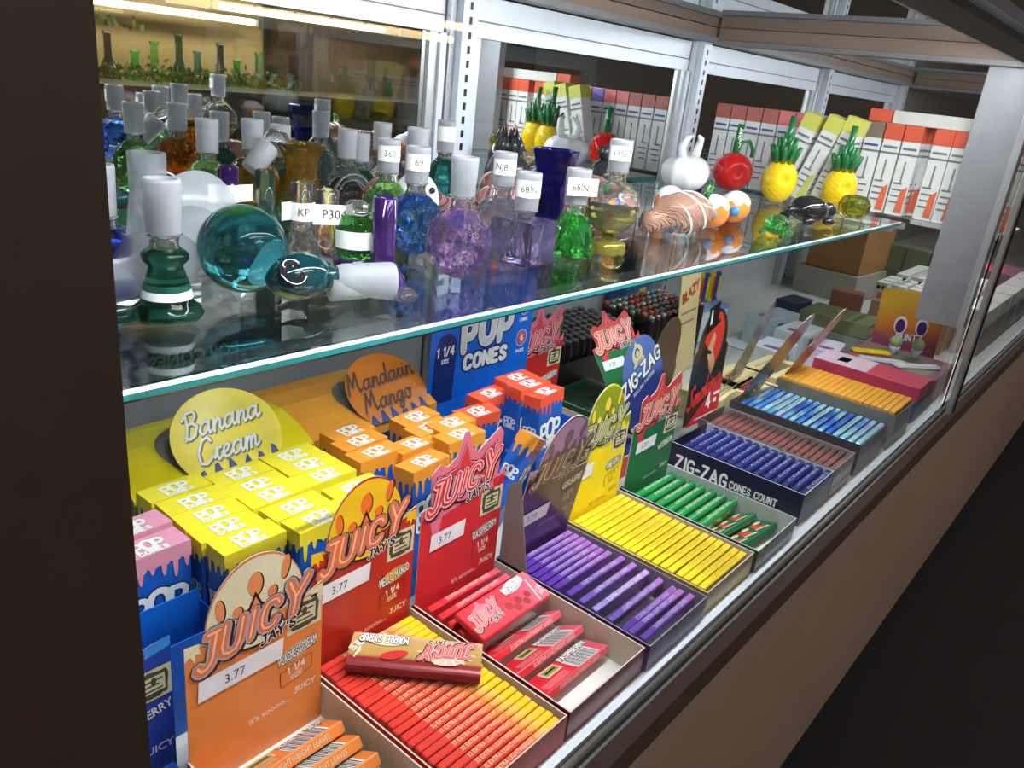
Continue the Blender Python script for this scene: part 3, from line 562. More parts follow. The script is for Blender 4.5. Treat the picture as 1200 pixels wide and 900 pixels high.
# --- yellow tray
t = tray('display_tray', 'bright yellow card display box with lime green rounded header', .5270, .6145, .195, .338, .026, card('gold_tray', 168, 142, 24, rough=.2))
jj_card(t, .083, .1412, None, body=YELC, head=LIME, blob=YELD, fill=LIMEFILL, rim=SILV, oval=card('oval_olive', 150, 146, 110), ovaltx=card('olive_ink', 176, 150, 40), flavour='PINEAPPLE', x=.0005, stz=(.000, .060), stw=.030)
YP = ramp_mat('lemon_pack', [(0, srgb(236, 208, 30)), (1, srgb(226, 196, 40))], 0, -.038, .042)
pk = Series(pack_proto('paper_pack', 'paper pack', .078, .0060, .0240, YP, card('lemon_end', 214, 186, 30), '32 EXTRA LIGHTWEIGHT LEAVES', card('olive_ink', 176, 150, 40)))
rows(pk, 18, .5712, lin(.3285, .2025, 18), 'yellow paper pack on edge in the yellow tray, %s from the back', 'packs in the yellow tray')

# --- green tray
t = tray('display_tray', 'green card display box with red splash header and a few green packs', .6185, .7055, .193, .338, .026, card('dark_green_tray', 24, 70, 48, rough=.2), card('pale_grey_liner', 176, 186, 182))
jj_card(t, .086, .1412, None, body=GRNC, head=card('melon_red', 206, 52, 58), blob=card('melon_core', 206, 70, 60), fill=card('melon_fill', 216, 84, 84), rim=card('melon_rim', 214, 186, 176), oval=card('green_oval', 120, 150, 110), ovaltx=card('pale_green_ink', 190, 214, 190), flavour='WATERMELON', style='splash', sizebox=False, x=.0, stz=(.010, .066), stw=.036, h=.105, vs=.90)
GP = ramp_mat('green_pack', [(0, srgb(26, 130, 66)), (.5, srgb(36, 142, 70)), (1, srgb(24, 112, 60))], 0, -.038, .042, rough=.2)
pk = Series(pack_proto('paper_pack', 'paper pack', .074, .0085, .0225, GP, None, 'EXTRA LIGHTWEIGHT LEAVES', card('pale_green_ink', 190, 214, 190), curve=True))
rows(pk, 7, .661, lin(.3250, .2560, 7), 'green rounded paper pack in the green tray, %s from its card', 'green packs in the green tray', tilts=[.15] * 7)
for i, (yy, tl, xx) in enumerate(((.2520, 1.08, .664), (.2330, 1.22, .668))):
    r = thing('paper_pack', ('green pack with red melon print leaning behind the last one', 'green pack with red melon print lying nearest the glass')[i], 'paper pack', group='printed packs in the green tray')
    MB().bbox(-.037, .037, -.0028, .0028, 0, .0235, GRNC, .0007, seg=1).build('wrapper', r)
    M = Matrix.Translation((0, .0031, .012)) @ Matrix.Rotation(-PI / 2, 4, 'X'); m = MB()
    for q in (-.024, -.004, .018):
        m.poly([(q - .009, -.005), (q + .009, -.009), (q + .001, .010)], card('melon_flesh', 204, 70, 62), M, z=0); m.poly([(q - .009, -.005), (q + .009, -.009), (q + .009, -.0065), (q - .0085, -.003)], CREAM, M, z=.0001)
        m.ell(q + .009, .005, .006, .0025, CREAM, M, .0001)
    m.build('melon_print', r); r.location = (xx, yy, TZ + .004); r.rotation_euler = (tl, 0, -.08)

# --- navy cone tray
def flat_tray(label, x0, x1, y0, y1, h, outer, inner, side_text=None, tm=None):
    t = tray('display_tray', label, x0, x1, y0, y1, h, outer, inner)
    if side_text:
        M = Matrix.Translation((-.0003, (y1 - y0) * .55, h * .45)) @ Matrix.Rotation(-PI / 2, 4, 'Z') @ Matrix.Rotation(PI / 2, 4, 'X'); m = MB()
        # printed on the side that faces the green tray
        m.stext(side_text[0], -.028, .0, .0145, .2, tm, M, 0, .85); m.stext(side_text[1], .032, -.001, .0075, .2, tm, M, 0, .8); m.build('side_lettering', t)
    return t
t = flat_tray('navy display box of dark blue wrapped tubes, white lettering on its side', .738, .8215, .200, .350, .036, card('navy_tray', 22, 26, 58, rough=.3), card('navy_liner', 190, 190, 200), ('ZIG-ZAG', 'CONES COUNT'), WHITE)
NV = mat('navy_foil', srgb(44, 52, 124), .22, .35, var=.15)
pk = Series(pack_proto('paper_pack', 'paper pack', .076, .0088, .0350, NV, None, 'CONES', card('pale_blue_ink', 150, 160, 214), curve=True, tsize=.0038))
rows(pk, 14, .780, lin(.340, .208, 14), 'dark blue rounded cone tube in the navy tray, %s from the back', 'dark blue tubes in the navy tray', tilts=[.12] * 14)
# --- thin dark red packs in a clear lidded box
t = flat_tray('slim clear-edged box of brown and dark red slim packs', .8245, .8900, .200, .362, .036, card('smoke_tray', 88, 74, 72, rough=.15), card('smoke_liner', 150, 140, 136))
BR = ramp_mat('brown_red_pack', [(0, srgb(84, 56, 54)), (.4, srgb(112, 68, 66)), (.55, srgb(140, 80, 76)), (1, srgb(80, 56, 56))], 0, -.03, .03, wob=.5, scale=60)
pk = Series(pack_proto('paper_pack', 'paper pack', .058, .0062, .0345, BR, None))
rows(pk, 19, .857, lin(.352, .209, 19), 'brown and dark red slim pack in the slim box, %s from the back', 'dark red packs in the slim box', tilts=[.15] * 19)
# --- iridescent blue packs
t = flat_tray('charcoal display box of shiny iridescent blue packs', .9060, 1.0070, .200, .362, .040, card('charcoal_tray', 74, 70, 76, rough=.3), card('charcoal_liner', 110, 106, 108), ('ZIG-ZAG', 'ULTRA THIN'), BLACK)
def irid():
    m, nt, p = nodes('iridescent_foil'); N = nt.nodes; L = nt.links
    tc = N.new('ShaderNodeTexCoord'); oi = N.new('ShaderNodeObjectInfo'); nz = N.new('ShaderNodeTexNoise'); nz.noise_dimensions = '4D'; nz.inputs['Scale'].default_value = 14
    L.new(tc.outputs['Object'], nz.inputs[0]); ml = N.new('ShaderNodeMath'); ml.operation = 'MULTIPLY'; ml.inputs[1].default_value = 20; L.new(oi.outputs['Random'], ml.inputs[0]); L.new(ml.outputs[0], nz.inputs['W'])
    rp = N.new('ShaderNodeValToRGB'); cr = rp.color_ramp; cr.elements.new(.5); cr.elements.new(.62)
    for e, pos, c in zip(cr.elements, (.36, .47, .56, .68), (srgb(40, 90, 214), srgb(90, 160, 232), srgb(170, 226, 230), srgb(176, 178, 236))): e.position = pos; e.color = c + (1,)
    L.new(nz.outputs[0], rp.inputs[0]); L.new(rp.outputs[0], p.inputs['Base Color']); p.inputs['Metallic'].default_value = .3; p.inputs['Roughness'].default_value = .3
    return m
IR = irid()
pk = Series(pack_proto('paper_pack', 'paper pack', .092, .0056, .0390, IR, None, 'ULTRA THIN SILVER', card('foil_ink', 40, 60, 120), tsize=.003))
rows(pk, 17, .9565, lin(.352, .209, 17), 'shiny iridescent blue pack in the charcoal tray, %s from the back', 'iridescent packs in the charcoal tray', tilts=[.1] * 17)
# --- gold packs, tall grey box
t = tray('display_tray', 'tall grey display box of golden yellow packs, furthest of the front trays', 1.0230, 1.1040, .196, .352, .047, card('grey_green_tray', 128, 134, 130, rough=.35), card('grey_green_liner', 120, 118, 110))
GD = ramp_mat('gold_pack', [(0, srgb(236, 172, 66)), (1, srgb(228, 158, 50))], 0, -.04, .04)
pk = Series(pack_proto('paper_pack', 'paper pack', .078, .0072, .0500, GD, card('gold_end', 196, 132, 50)))
rows(pk, 19, 1.0635, lin(.345, .203, 19), 'golden yellow paper pack in the tall grey tray, %s from the back', 'golden packs in the tall grey tray', tilts=[0] * 19)
# price leaves: header cards of these trays seen from the side
def leaf(parent, x, y, z, w, h, yaw, tilt, front, back, nm='back_card'):
    M = upright(x, y, z, tilt, yaw); m = MB()
    pts = [(0, 0), (w, 0), (w, h * .45), (w * .93, h * .52), (w * .9, h * .6)] + [(w * .5 + w * .40 * math.cos(a), h * .62 + h * .38 * math.sin(a)) for a in [PI * i / 18 for i in range(19)]] + [(w * .1, h * .55), (0, h * .48)]
    m.poly(pts, front, M, t=.0008, back=back); return m.build(nm, parent), M
SHEEN = ramp_mat('glossy_header_back', [(0, srgb(72, 70, 66)), (.5, srgb(132, 124, 112)), (1, srgb(60, 74, 66))], 2, 0, .12, rough=.25, wob=.5, scale=20)
TAN = ramp_mat('tan_header', [(0, srgb(190, 132, 78)), (1, srgb(150, 104, 78))], 2, 0, .12, rough=.3, wob=.4, scale=20)
c = [o for o in bpy.data.objects if o.get('label', '').startswith('charcoal display')][0]
leaf(c, .010, .160, .034, .070, .140, .0, -.42, SHEEN, SHEEN)
c = [o for o in bpy.data.objects if o.get('label', '').startswith('tall grey')][0]
leaf(c, .010, .154, .045, .058, .120, .0, -.44, TAN, TAN)
for lb, (x, y, z, wd, hh, yw, tl, a, b) in (('glossy grey-green header card standing behind the charcoal tray', (.945, .400, .0005, .060, .165, .10, -.25, SHEEN, GREYB)),):
    r = thing('header_card', lb, 'display card', (x, y, z)); leaf(r, 0, 0, 0, wd, hh, yw, tl, a, b, 'card_panel')

# --- navy header card, leaning left, behind the green one
r = thing('header_card', 'blue rounded header card with white lettering tilted left behind the green header', 'display card', (.800, .402, .006))
M = Matrix.Rotation(-.0, 4, 'Z') @ Matrix.Rotation(PI / 2 - .06, 4, 'X') @ Matrix.Rotation(.52, 4, 'Z')
w_, h_ = .082, .150; m = MB()
zb = ramp_mat('blue_head_print', [(0, srgb(34, 40, 112)), (.55, srgb(44, 56, 130)), (.62, srgb(84, 110, 176)), (1, srgb(96, 120, 184))], 2, .0, .15, wob=.03)
pts = [(-w_ / 2, .02), (w_ / 2, .02), (w_ / 2, .112)] + [(w_ * .42 * math.cos(a), .112 + .040 * math.sin(a)) for a in [PI * i / 20 for i in range(21)]] + [(-w_ / 2, .112)]
m.poly(pts, zb, M, t=.0008, back=GREYB); m.box(-w_ / 2 - .001, -w_ / 2, .02, .112, -.006, .001, BLACK, M)
pn = m.build('card_panel', r)
m = MB(); Z = .0012
m.stext('ZIG-ZAG', .0006, .1052, .0180, .30, BLACK, M, Z, .88); m.stext('ZIG-ZAG', 0, .106, .0180, .22, WHITE, M, Z + .0002, .88)
m.stext('ROLLING PAPERS', 0, .088, .0044, .2, card('pale_blue_ink2', 206, 212, 236), M, Z, .95)
m.ell(0, .132, .010, .013, CREAM, M, Z); m.ell(0, .134, .0045, .0065, NAVY, M, Z + .0001); m.ell(0, .133, .003, .0045, CREAM, M, Z + .0002); m.poly([(-.009, .124), (.009, .124), (.012, .119), (-.012, .119)], CREAM, M, z=Z)
m.poly([(-.003, .144), (.003, .144), (0, .151)], CREAM, M, z=Z)
m.build('printed_lettering', pn)

# --- red and black header card with a top hat figure
r = thing('header_card', 'black and red header card with red script and a white 4 on its red corner', 'display card', (.793, .366, .001))
M = Matrix.Rotation(PI / 2 - .03, 4, 'X'); m = MB(); W = .084
redh = card('scarlet_head', 206, 52, 40)
pts = [(.0, .03), (W, .03), (W, .118)] + [(W * .5 + W * .42 * math.cos(a), .122 + .045 * math.sin(a)) for a in [PI * i / 20 for i in range(21)]] + [(0, .118)]
m.poly(pts, card('olive_black', 48, 42, 32, rough=.3), M, t=.0008, back=GREYB); Z = .001
m.ell(W * .52, .130, W * .28, .033, redh, M, Z)
m.poly([(W * .08, .085), (W * .26, .128), (W * .42, .118), (W * .62, .088), (W * .92, .118), (W * .96, .098), (W * .9, .062), (.004, .062)], BLACK, M, z=Z + .0001)
fl = card('print_flesh', 214, 150, 116)
m.poly([(W * .36, .122), (W * .46, .140), (W * .56, .134), (W * .52, .118), (W * .58, .108), (W * .50, .102), (W * .40, .108)], fl, M, z=Z + .0002)
m.poly([(W * .44, .104), (W * .58, .112), (W * .66, .098), (W * .58, .086), (W * .5, .094)], fl, M, z=Z + .0003)
m.ell(W * .42, .116, .006, .0024, BLACK, M, Z + .0004, rot=-.4)
m.poly([(W * .22, .138), (W * .60, .150), (W * .60, .155), (W * .22, .143)], BLACK, M, z=Z + .0004); m.poly([(W * .26, .142), (W * .52, .150), (W * .50, .176), (W * .22, .170)], BLACK, M, t=.0006, z=Z + .0002); m.poly([(W * .28, .150), (W * .33, .151), (W * .31, .168), (W * .27, .167)], WHITE, M, z=Z + .001)
pn = m.build('card_panel', r); m = MB()
m.stext('Smoking', W * .48, .073, .026, .15, redh, M, Z + .0006, .80, rot=.28, shear=.35, script=True)
m.poly([(W * .04, .028), (W, .028), (W, .076), (W * .96, .079)], card('corner_red', 196, 40, 52), M, z=Z + .0008)
m.stext('4', W * .64, .052, .019, .2, WHITE, M, Z + .001, .9, rot=.15); m.stext('$', W * .64, .052, .019, .2, WHITE, M, Z + .001); m.rect(W * .78, W * .98, .056, .060, WHITE, M, Z + .001); m.rect(W * .30, W * .98, .033, .0345, WHITE, M, Z + .001); m.rect(W * .8, W * .9, .046, .052, WHITE, M, Z + .001)
m.build('printed_lettering', pn)

# --- blue pack boxes at the left post
r = thing('header_card', 'blue header card with cream note half hidden by the dark post', 'display card', (.094, .338, .001))
M = Matrix.Rotation(PI / 2, 4, 'X'); m = MB(); m.poly([(0, 0), (.070, 0), (.070, .096), (.060, .095), (.030, .090), (0, .09)], card('blueberry_card', 30, 66, 166), M, t=.0008, back=GREYB); m.poly([(.056, .088), (.070, .0905), (.070, .097), (.056, .095)], card('light_blue_flap', 60, 140, 224), M, z=.001)
bill(m, M, .050, .060, .0195, .020, .0012); m.text('BERRY', .060, .052, .008, WHITE, M, .0012, .02, .8, .2); m.text('JUICY', .060, .026, .007, card('pale_blue_ink2', 206, 212, 236), M, .0012, .02, 1)
m.build('card_panel', r)
pk = Series(pack_proto('paper_pack', 'paper pack', .060, .0065, .0210, card('blueberry_pack', 40, 84, 186), None))
for i in range(4): pk.put((.128, .327 - i * .0085, .0008), (.1, 0, 0), 'blue paper pack lying beside the orange tray, %s from the blue card' % ORD[i], 'blue packs by the post')

# ------------------------------------------------------------------ upright cone cartons with dripping icing tops
BLU = card('cone_blue', 26, 92, 190); BLUD = card('cone_deep_blue', 22, 50, 120); BLUL = card('bright_blue_card', 16, 104, 214)
def drips(wd, depth, seed, n):
    rr = random.Random(seed); pts = [(0, 0), (wd, 0)]; x = wd
    xs = [wd * (1 - i / n) for i in range(n + 1)]
    for i in range(n):
        a, b = xs[i], xs[i + 1]; L = depth * rr.uniform(.45, 1.0); c = depth * rr.uniform(.25, .42); q = (a - b)
        pts += [(a, -c), (a - q * .18, -c), (a - q * .25, -L * .8), (a - q * .36, -L), (a - q * .5, -L), (a - q * .6, -L * .8), (a - q * .68, -c * .9), (a - q * .9, -c * .8)]
    pts += [(0, -depth * .35)]
    return pts
def cone_proto(topcol, sub, seed):
    W, D, H = .0425, .0190, .108
    r = thing('cone_carton', 'proto', 'carton')
    MB().bbox(-W / 2, W / 2, -D / 2, D / 2, 0, H, BLU, .0005, seg=1).build('carton_body', r)
    m = MB(); m.box(-W / 2 - .0002, W / 2 + .0002, -D / 2 - .0002, D / 2 + .0002, H - .006, H + .0003, topcol)
    for Mx, wd in ((upright(-W / 2 - .0002, -D / 2 - .0004, H - .004), W + .0004), (upright(W / 2 + .0002, D / 2 + .0004, H - .004, yaw=PI), W + .0004),
                   (upright(-W / 2 - .0004, D / 2, H - .004, yaw=-PI / 2), D), (upright(W / 2 + .0004, -D / 2, H - .004, yaw=PI / 2), D)):
        m.poly(drips(wd, .018, seed, 6 if wd > .03 else 3), topcol, Mx)
    m.build('icing_top', r)
    t = MB(); MT = Matrix.Translation((0, 0, H + .0005))
    def arc(MM, s, z, ink, halo=None):
        for mt, wt, dz in ((halo, .50, 0), (ink, .32, .0002)):
            if not mt: continue
            for ch, dx, dy, ro, q in (('P', -.98, -.05, .10, 1.2), ('O', 0, .08, 0, 1.35), ('P', .98, -.05, -.10, 1.2)): t.stext(ch, dx * s, dy * s, s * q * 1.15, wt * .72, mt, MM, z + dz, 1.05, ro)
            t.stext('CONES', 0, -1.12 * s, s * .58, wt, mt, MM, z + dz, 1.15, gap=.34)
    arc(MT, .0062, 0, WHITE)
    MF = upright(0, -D / 2 - .0003, H - .036); arc(MF, .0118, 0, WHITE, BLUD)
    t.text(sub, 0, -.028, .0085, card('pale_print_blue', 130, 170, 226), MF, .0001, 0, .8, shear=.3)
    t.ell(-.012, -.052, .004, .006, BLUD, MF, .0001); t.ell(.012, -.052, .004, .006, BLUD, MF, .0001)
    ML = upright(-W / 2 - .0003, 0, H - .034, yaw=-PI / 2); arc(ML, .0046, .0, WHITE)
    t.text('1 1/4', 0, -.030, .005, WHITE, ML, .0001, .02)
    t.build('printed_lettering', r); return r
YT = card('banana_yellow', 240, 220, 52); OT = card('mango_orange', 236, 150, 50); RT = card('coral_red', 232, 88, 58); PT = card('pink_icing', 226, 150, 176)
G = 'yellow-topped cone cartons'; ser = Series(cone_proto(YT, 'Banana Cream', 3))
lab = 'yellow-topped blue cone carton, %s from the back of the %s column'
for cx_, nm, ys in ((.2315, 'left', (.456, .4345, .4150, .396)), (.2755, 'middle', (.4510, .4300, .4110, .388)), (.3200, 'right', (.451, .4315, .4105))):
    for i, y in enumerate(ys):
        ser.put((cx_ + (.0 if i < 3 else .002), y, TZ + rnd.uniform(.0, .003)), (rnd.uniform(-.02, .02), rnd.uniform(-.01, .01), rnd.uniform(-.03, .03)), lab % (ORD[i], nm), G)
ser.put((.234, .3745, TZ + .002), (.0, 0, .01), 'yellow-topped blue cone carton at the front left, right behind the orange header', G)
ser.put((.2795, .3655, TZ + .003), (.0, 0, .04), 'yellow-topped blue cone carton between the orange and the red headers', G)
ser.put((.3260, .3885, TZ - .0), (.03, 0, .0), 'dim yellow-topped cone carton sunk behind the mango header', G)
G = 'orange-topped cone cartons'; ser = Series(cone_proto(OT, 'Mango', 5))
for px, py, z, tl, yw, lb in ((405, 503, .108, .02, .06, 'orange-topped carton at the back left of its group'), (420, 516, .109, 0, .04, 'orange-topped carton second from the back left'), (440, 530, .110, -.02, .0, 'orange-topped carton at the front of the left orange column, icing drips showing'),
                              (479, 485, .110, .06, .10, 'orange-topped carton at the back of the middle orange column'), (497, 497, .110, .05, .05, 'orange-topped carton half covered in the middle orange column'), (483, 519, .108, 0, .05, 'orange-topped carton in the middle, behind the shiny one'),
                              (524, 493, .112, .03, .02, 'orange-topped carton at the back of the right orange column'), (537, 508, .112, .0, .0, 'orange-topped carton at the front of the right orange column'),
                              (500, 545, .106, -.05, .10, 'shiny orange-topped carton right behind the pink splash header')):
    p = at(px, py, z); ser.put((p.x, p.y, TZ + max(0, z - .108)), (tl, 0, yw), lb, G)
r = ser.put((.468, .388, -.012 + .014), (.30, .42, .45), 'single orange-topped carton toppled between the red and the mauve headers', G)
G = 'coral-topped cone cartons'; ser = Series(cone_proto(RT, 'Strawberry', 8))
for px, py, z, tl, yw, lb in ((567, 458, .112, .05, .05, 'coral-topped carton behind, standing under the blue header'), (548, 476, .108, .1, -.05, 'coral-topped carton at the left of its group'),
                              (600, 440, .118, .04, .0, 'coral-topped carton at the back of the tall pair'), (618, 449, .120, .0, -.02, 'coral-topped carton at the front of the tall pair'),
                              (642, 460, .116, -.05, .12, 'coral-topped carton at the right showing its white lettered front')):
    p = at(px, py, z); ser.put((p.x, p.y, TZ + max(0, z - .108)), (tl, 0, yw), lb, G)
G = 'pink-topped cone cartons'; ser = Series(cone_proto(PT, 'Super Sweet', 11))
ser.put((.1860, .4020, TZ + .002), (0, 0, .02), 'pink-topped cone carton with white lettered front beside the dark post', G)
ser.put((.1870, .4250, TZ + .003), (0, 0, .06), 'pink-topped cone carton behind the lettered pink one', G)
r = thing('open_carton', 'small open blue carton in front of the pink-topped one', 'carton', (.158, .362, .001))
MB().box(0, .048, 0, .0008, 0, .066, BLU).box(0, .0008, .001, .020, 0, .070, BLU).box(.047, .048, .001, .020, 0, .074, BLU).box(.001, .047, .019, .020, 0, .082, BLUL).build('carton_wall', r)

# display boxes with folded-back lids
def lid_box(label, x0, x1, yf, col, cx, cz, disc_tilt, disc_col, words, ink, halo, depth=.10, z=.096):
    r = thing('display_box', label, 'display box', (x0, yf, .0005)); w = x1 - x0
    prof = [(0, z - .013), (0, z), (.022, z + .010), (.045, z + .015), (.075, z + .013), (depth, z + .008), (depth + .001, z - .02)]
    m = MB(); n = len(prof)
    vs = [(0, a, b) for a, b in prof] + [(w, a, b) for a, b in prof] + [(0, a + .0004, b - .001) for a, b in prof] + [(w, a + .0004, b - .001) for a, b in prof]
    m.add(vs, [(i, n + i, n + i + 1, i + 1) for i in range(n - 1)], col); m.add(vs, [(2 * n + i + 1, 3 * n + i + 1, 3 * n + i, 2 * n + i) for i in range(n - 1)], GREYB)
    m.build('lid', r)
    g = MB()   # side gussets, grey board inside
    for X in (.0, w - .0008): g.add([(X, a, b) for a, b in prof[1:-1]] + [(X, depth, 0), (X, .0, 0)], [tuple(range(n))], GREYB)
    g.build('side_flap', r)
    MB().box(0, w, depth - .001, depth, 0, z, BLUD).box(0, w, 0, .001, 0, z - .013, BLUD).build('carton_wall', r)
    # dark crescent where the disc was cut, then the disc itself standing up
    def surf(y):
        for (a, b), (c, d) in zip(prof[1:-1], prof[2:-1]):
            if a <= y <= c: return b + (d - b) * (y - a) / (c - a)
        return z + .010
    hole = MB(); pts = [(cx + .046 * math.cos(a), .030 + .036 * math.sin(a)) for a in [2 * PI * i / 32 for i in range(32)]]
    pts = [(x, max(.001, y)) for x, y in pts]
    k = 8
    for j in range(k):     # strips follow the lid
        ya, yb = .001 + j * .062 / k, .001 + (j + 1) * .062 / k
        def xr(y): q = max(0, 1 - ((y - .030) / .037) ** 2); return .046 * math.sqrt(q)
        hole.add([(cx - xr(ya), ya, surf(ya) + .0006), (cx + xr(ya), ya, surf(ya) + .0006), (cx + xr(yb), yb, surf(yb) + .0006), (cx - xr(yb), yb, surf(yb) + .0006)], [(0, 1, 2, 3)], GREYB)
    hole.build('cut_out', r)
    d = MB(); M = Matrix.Translation((cx, -.003, z - .004)) @ Matrix.Rotation(disc_tilt, 4, 'X')
    pts = [(.044 * math.cos(a), .030 + .038 * math.sin(a)) for a in [2 * PI * i / 40 for i in range(40)]]
    pts = [(x, max(.002, y)) for x, y in pts]
    d.poly(pts, disc_col, M, t=.0006, back=GREYB)
    for i in range(6):
        x = -.034 + i * .012; d.poly([(x, .002), (x + .004, .010 + (i % 3) * .003), (x + .007, .011 + (i % 2) * .003), (x + .010, .002)], BLUD, M, z=.0008)
    for j, wd_ in enumerate(words):
        d.stext(wd_, .002 - .003 * j, .0455 - j * .021, .0185, .17, halo, M, .0009, .98, .06, .3, script=True); d.stext(wd_, .0012 - .003 * j, .0463 - j * .021, .0185, .11, ink, M, .0012, .98, .06, .3, script=True)
    d.build('round_tab', r)
    # back print seen in the mirror
    b = MB(); MB_ = upright(w, depth + .0015, z * .5, yaw=PI); b.text('POP CONES', w / 2, .012, .022, WHITE, MB_, 0, .04, .9); b.rect(w * .1, w * .3, -.03, -.006, WHITE, MB_)
    for i in range(14): b.rect(w * .11 + i * w * .0125, w * .11 + i * w * .0125 + w * .006, -.027, -.009, BLACK, MB_, .0002)
    b.build('back_print', r)
    return r
lid_box('yellow display box with a round lettered tab, behind the yellow-topped cartons', .2130, .3600, .4760, card('lid_yellow', 238, 216, 36, rough=.25), .080, .1, R(52), card('tab_yellow', 236, 212, 34, rough=.25), ('Banana', 'Cream'), WHITE, card('script_shadow', 110, 96, 40), depth=.092)
lid_box('orange display box with a round rust tab, behind the orange-topped cartons', .3630, .5080, .4860, card('lid_orange', 238, 160, 58, rough=.25), .098, .1, R(44), card('tab_rust', 206, 118, 36, rough=.25), ('Mandarin', 'Mango'), card('script_dark', 84, 56, 36), card('script_rust', 170, 96, 40), depth=.100, z=.092)
# blue header
r = thing('header_card', 'tall blue header card with red icing top and white lettering under the shelf', 'display card', (.505, .500, .001))
m = MB(); M = upright(0, 0, 0, -.02); W = .150
m.poly([(0, .02), (W, .02), (W, .205), (.145, .243), (.004, .243), (0, .205)], BLUL, M, t=.0008, back=GREYB); Z = .001
m.poly([(x, y + .243) for x, y in drips(W, .040, 21, 7)], RT, M, z=Z)
m.poly([(.004, .02), (.034, .02), (.036, .138), (.0335, .148), (.024, .154), (.012, .152), (.007, .138)], BLUD, M, z=Z)
pn = m.build('card_panel', r); m = MB()
for mt, wt, dz in ((BLUD, .46, 0), (WHITE, .33, .0002), (card('letter_face', 214, 218, 222), .24, .0004)):
    for ch, x, y, s, ro in (('P', .0520, .1470, .029, .06), ('O', .0790, .1515, .032, 0), ('P', .1060, .1490, .029, -.04)): m.stext(ch, x, y, s, wt, mt, M, Z + dz, .95, ro, disc=8)
for mt, wt, dz in ((BLUD, .60, .0001), (WHITE, .32, .0003)): m.stext('CONES', .080, .1185, .0140, wt, mt, M, Z + dz, 1.12, gap=.30)
m.stext('1 1/4', .0205, .136, .0088, .22, WHITE, M, Z + .0003, .95); m.stext('SIZE', .0205, .126, .0038, .25, WHITE, M, Z + .0003)
for y, s in ((.165, '24'), (.130, '6')):
    m.ell(.135, y, .0085, .0095, WHITE, M, Z); m.ell(.135, y, .0078, .0088, BLUL, M, Z + .0001); m.ell(.135, y, .0058, .0075, RT, M, Z + .0002); m.stext(s, .135, y, .006, .25, WHITE, M, Z + .0004)
    m.stext('CONES' if s == '24' else 'PACKS', .135, y - .0145, .0032, .25, WHITE, M, Z)
m.build('printed_lettering', pn)
# its display box
r = thing('display_box', 'blue display box holding the coral-topped cartons', 'display box', (.512, .4925, .0005))
MB().box(0, .14, -.075, -.0742, 0, .03, BLUL).box(0, .14, 0, .0008, 0, .085, BLUL).box(0, .0008, -.074, 0, 0, .06, BLUL).box(.139, .14, -.074, 0, 0, .06, BLUL).build('carton_wall', r)

# ------------------------------------------------------------------ second row of trays
t = tray('display_tray', 'pink and red splash header card standing behind the coral-topped cartons', .648, .735, .372, .510, .026, REDP)
jj_card(t, .090, .1372, None, body=REDC, head=PINKH, blob=card('rose_letters', 206, 60, 80), fill=card('rose_letters', 206, 60, 80), rim=card('pink_letter_rim', 232, 170, 180), oval=card('pink_oval', 226, 130, 140), ovaltx=WHT2, flavour='STRAWBERRY', style='splash', x=-.003, z0=.004, sticker=False)
pk = Series(pack_proto('paper_pack', 'paper pack', .077, .0065, .0238, NV, None))
rows(pk, 10, .692, lin(.450, .380, 10), 'blue foil pack in the second row behind the green headers, %s from the back', 'blue foil packs in the second row')
t = tray('display_tray', 'dark green tray under loose plastic, its red header leaning left', .742, .834, .395, .530, .030, GRNC)
GLS = stripe_glass('green_wrap_print', srgb(24, 74, 50), srgb(90, 110, 96), srgb(30, 96, 64), 14)
MB().box(.004, .088, .006, .130, .006, .028, GLS).build('wrapped_packs', t)
MB().poly([(-.012, 0), (.07, 0), (.06, .085), (.01, .11)], ramp_mat('crumpled_green', [(0, srgb(30, 66, 48)), (.5, srgb(80, 104, 84)), (1, srgb(150, 166, 150))], 0, -.1, .1, wob=.8, scale=40, rough=.15), Matrix.Translation((.004, .002, .0290)) @ Matrix.Rotation(.06, 4, 'X') @ Matrix.Diagonal((1, .26, 1, 1)), t=.0006).build('plastic_wrap', t)
r = thing('header_card', 'small red splash header leaning back beside the black pens', 'display card', (.750, .425, .031))
jj_card(r, .098, 0, None, body=GRNC, head=card('melon_red', 206, 52, 58), blob=card('melon_core', 206, 70, 60), fill=card('melon_fill', 216, 84, 84), rim=card('melon_rim', 214, 186, 176), oval=CREAM, ovaltx=CREAM, flavour='MELON', style='splash', tilt=.65, yaw=-.05, x=0, z0=.001, vs=.85)
r = thing('header_card', 'brown rounded header card seen from behind, left of the black header', 'display card', (.842, .458, .002))
leaf(r, 0, 0, 0, .062, .132, -.15, -.1, card('brown_card_back', 98, 78, 62), card('brown_card_back', 98, 78, 62), 'card_panel')

# ------------------------------------------------------------------ pens: black round-ended ones in front, metal-tipped behind
PENB = mat('pen_black', srgb(34, 30, 30), .25, 0, var=.2); PENR = mat('pen_rubber', srgb(44, 38, 38), .5)
def pen(r, h, tip):
    m = MB(); m.lathe([(0, 0), (r, 0), (r, h - .010), (r * .93, h - .008), (r * .93, h - .002), (r * .75, h), (r * .72, h)], PENB, seg=14)
    m.lathe([(r * .74, h), (r * .6, h + .0012), (r * .5, h + .0004), (0, h + .0004)], card('pen_end_grey', 92, 88, 88), seg=14)
    if tip: m.lathe([(r * .78, h), (r * .78, h + .003), (r * .55, h + .0045), (0, h + .0045)], tip, seg=12)
    return m
G = 'black pens packed together'
r = thing('pen_box', 'black open box packed with round-ended pens beside the pink header', 'display box', (.705, .536, .001))
MB().box(-.002, .255, -.002, -.001, 0, .058, BLACK).box(-.002, -.001, 0, .11, 0, .058, BLACK).box(.254, .255, 0, .11, 0, .058, BLACK).box(0, .253, 0, .11, 0, .002, BLACK).build('carton_wall', r)
